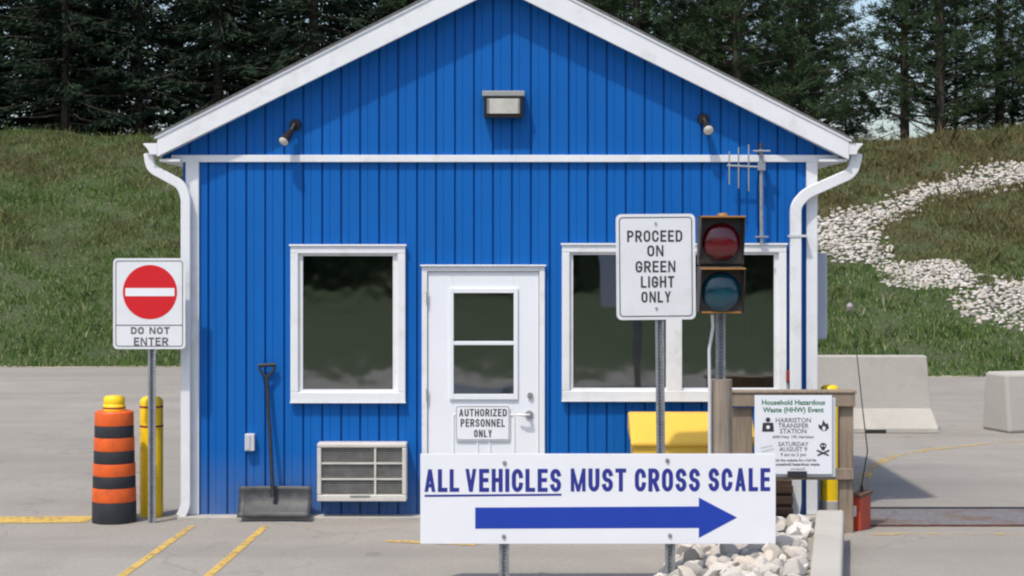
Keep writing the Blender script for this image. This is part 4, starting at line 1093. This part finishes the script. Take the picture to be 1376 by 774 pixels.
base = np.stack([x, y, z-.02], 1); dv = np.stack([np.cos(an)*wd, np.sin(an)*wd, 0*x], 1)
mid = base+np.stack([ln[:, 0]*.35, ln[:, 1]*.35, h*.6], 1)
tip = base+np.stack([ln[:, 0], ln[:, 1], h*(1-.15*np.abs(ln[:, 0]/h))], 1)
V = np.stack([base-dv, base+dv, mid+dv*.8, tip, mid-dv*.8], 1).reshape(-1, 3); ix = np.arange(N*5)
o = mesh_np('bank_grass', V, 5, ix, GRASS); tag(o, 'rough green and brown grass covering the bank behind the house', 'grass', kind='stuff')

# ------------------------------------------------------------------ conifers on the bank
def conifer(name, seed, H, zc, Rc, kind, mat, label, group):
    r_ = random.Random(seed); T = thing(name, (0, 0, 0), label, 'tree', group)
    m = MB(); ax = [Vector((r_.uniform(-.12, .12)*k/6, r_.uniform(-.12, .12)*k/6, H*k/6)) for k in range(7)]
    r0 = .13 if kind == 'spruce' else .14
    m.tube(ax, [r0*(1-.92*k/6)+.01 for k in range(7)], 8)
    def axis(z): t = z/H*6; k = min(int(t), 5); return ax[k].lerp(ax[k+1], t-k)
    cen = []; dirs = []; lens = []; wid = []
    z = zc*.5
    while z < H-.3:
        u = (z-zc)/(H-zc)
        nb_ = r_.randint(5, 7) if kind == 'spruce' else r_.randint(3, 5)
        a0 = r_.uniform(0, 6.28)
        for k in range(nb_):
            a = a0+k*6.283/nb_+r_.uniform(-.4, .4)
            Lb = Rc*max(.12, (1-max(u, 0))**.8)*r_.uniform(.55, 1.15)
            dead = u < 0
            if dead: Lb *= r_.uniform(.35, .7)
            el = r_.uniform(-.32, .05) if kind == 'spruce' else r_.uniform(-.05, .45)
            p0 = axis(z); d = Vector((math.cos(a), math.sin(a), el)).normalized()
            pts = [p0, p0+d*Lb*.5+Vector((0, 0, -.05*Lb if kind == 'spruce' else .03*Lb)), p0+d*Lb+Vector((0, 0, -.06*Lb if kind == 'spruce' else .10*Lb))]
            m.tube(pts, [.035*(1-u*.6) if u > 0 else .022, .02, .008], 4, cap=False)
            if dead and r_.random() < .7: continue
            if kind == 'spruce':
                t = .18
                while t < 1.03:
                    p = pts[0].lerp(pts[1], t*2) if t < .5 else pts[1].lerp(pts[2], (t-.5)*2)
                    side = Vector((-d.y, d.x, 0)).normalized(); sp = (1-t)*Lb*.34+.16
                    for q_ in range(6):
                        s_ = r_.uniform(-1, 1); c_ = p+side*s_*sp+Vector((0, 0, r_.uniform(-.16, .06)-abs(s_)*.06))
                        dd = (d*.8+side*s_*.9+Vector((r_.gauss(0, .25), r_.gauss(0, .25), -.25+r_.gauss(0, .25)))).normalized()
                        cen.append(c_); dirs.append(dd); lens.append(r_.uniform(.16, .34)); wid.append(r_.uniform(.02, .045))
                    t += .14/Lb
            else:
                for ti in range(max(4, int(Lb*6.0))):
                    t = r_.uniform(.22, 1.05); pc = pts[0].lerp(pts[2], t)+Vector((r_.gauss(0, .22), r_.gauss(0, .22), r_.gauss(.05, .12)))
                    R3 = r_.uniform(.14, .24)
                    for q_ in range(34):
                        v = Vector((r_.gauss(0, 1), r_.gauss(0, 1), r_.gauss(.25, .8))).normalized()
                        cen.append(pc+v*R3*r_.uniform(.1, .8)); dirs.append(v); lens.append(r_.uniform(.10, .20)); wid.append(r_.uniform(.007, .017))
        z += r_.uniform(.22, .34) if kind == 'spruce' else r_.uniform(.26, .5)
    m.build('trunk', BARK, T)
    C_ = np.array(cen); D = np.array(dirs); Ln = np.array(lens)[:, None]; Wd = np.array(wid)[:, None]
    rr_ = np.random.default_rng(seed); sd = np.cross(D, rr_.normal(size=D.shape)); sd /= np.linalg.norm(sd, axis=1)[:, None]+1e-6
    V = np.stack([C_-D*Ln*.5, C_+sd*Wd, C_+D*Ln*.5, C_-sd*Wd], 1).reshape(-1, 3)
    mesh_np('crown', V, 4, np.arange(len(V)), mat, T)
    return T
SP = 'dark spruce standing in the row on the bank left of the roof'
PN = 'green pine standing in the row on the bank right of the roof'
spr = [conifer('spruce_tree', 11+i, 13.5+i, .7+.4*i, 2.5+.25*(i % 2), 'spruce', NEEDLE_D, SP, 'spruces on the bank') for i in range(3)]
pin = [conifer('pine_tree', 31+i, 13+i, [.2, .9, .5][i], 3.4, 'pine', NEEDLE_G, PN, 'pines on the bank') for i in range(3)]
def place(proto, used, X, Y, rz_, sc, label, group):
    o = proto if not used.get(proto) else copy_thing(proto, (0, 0, 0)); used[proto] = 1
    o.location = (X, Y, float(terrain(X, Y))-.1); o.rotation_euler.z = rz_; o.scale = (sc, sc, sc); ORI[o] = o.location
    o['label'] = label; o['group'] = group; return o
used = {}; rt = random.Random(21)
X = -24.0
while X < 24:
    for row, (ya, yb_) in enumerate(((52.5, 54.5), (57, 60), (63, 66))):
        xx = X+rt.uniform(-.7, .7)+row*.9; yy = rt.uniform(ya, yb_); left = xx < -1.0; px = CX+xx*F/yy
        a, sc, pick = rt.uniform(0, 6.28), rt.uniform(.9, 1.15), rt.randrange(3)
        if left and row == 2: continue
        if abs(px-1192) < (70 if row < 2 else 45) or abs(px-1345) < 26: continue
        if left: place(spr[pick], used, xx, yy, a, sc, SP, 'spruces on the bank')
        else: place(pin[pick], used, xx, yy, a, sc, PN, 'pines on the bank')
    X += 2.6 if X < -1 else 2.2
X = -23.0
while X < 24:
    xx = X+rt.uniform(-.6, .6); yy = rt.uniform(56.5, 62); px = CX+xx*F/yy; sc = rt.uniform(.20, .34); left = xx < -1
    if not (px > 0 and abs(px-1185) < 24):
        p_ = (spr if left else pin)[rt.randrange(3)]
        o = place(p_, used, xx, yy, rt.uniform(0, 6.28), sc, '', 'young conifers under the trees')
        o.scale = (sc*1.5, sc*1.5, sc)
        o['label'] = 'low young conifer filling the foot of the dark tree row'
    X += rt.uniform(1.0, 2.0)
bare = conifer('pine_tree', 77, 14, 3.6, 2.4, 'pine', NEEDLE_G, 'tall pine with a bare lower trunk standing in the sky gap right of the roof', None)
yy = 56.0; bare.location = ((1216-CX)*yy/F, yy, float(terrain((1216-CX)*yy/F, yy))-.1)
bare2 = copy_thing(bare, ((1343-CX)*58/F, 58, float(terrain((1343-CX)*58/F, 58))-.1), 2.0, (1.05, 1.05, 1.05))
bare2['label'] = 'tall pine with a bare lower trunk nearest the right edge of the photo'
# the wood on the far side of the yard, behind the viewpoint: what the windows mirror
rw = np.random.default_rng(9); n = 50000
cx_ = rw.uniform(-40, 40, n); cy_ = -rw.uniform(40, 48, n); top = 9+2.5*np.sin(cx_*.9)+2*np.sin(cx_*2.3+1); cz_ = rw.uniform(0, 1, n)*top
C_ = np.stack([cx_, cy_, cz_], 1); D = rw.normal(size=(n, 3)); D /= np.linalg.norm(D, axis=1)[:, None]; E = np.cross(D, rw.normal(size=(n, 3))); E /= np.linalg.norm(E, axis=1)[:, None]
V = np.stack([C_-D*.35, C_+E*.14, C_+D*.35, C_-E*.14], 1).reshape(-1, 3)
o = mesh_np('distant_wood', V, 4, np.arange(len(V)), NEEDLE_G); tag(o, 'dark wood across the yard mirrored in the windows', 'wood', kind='stuff')
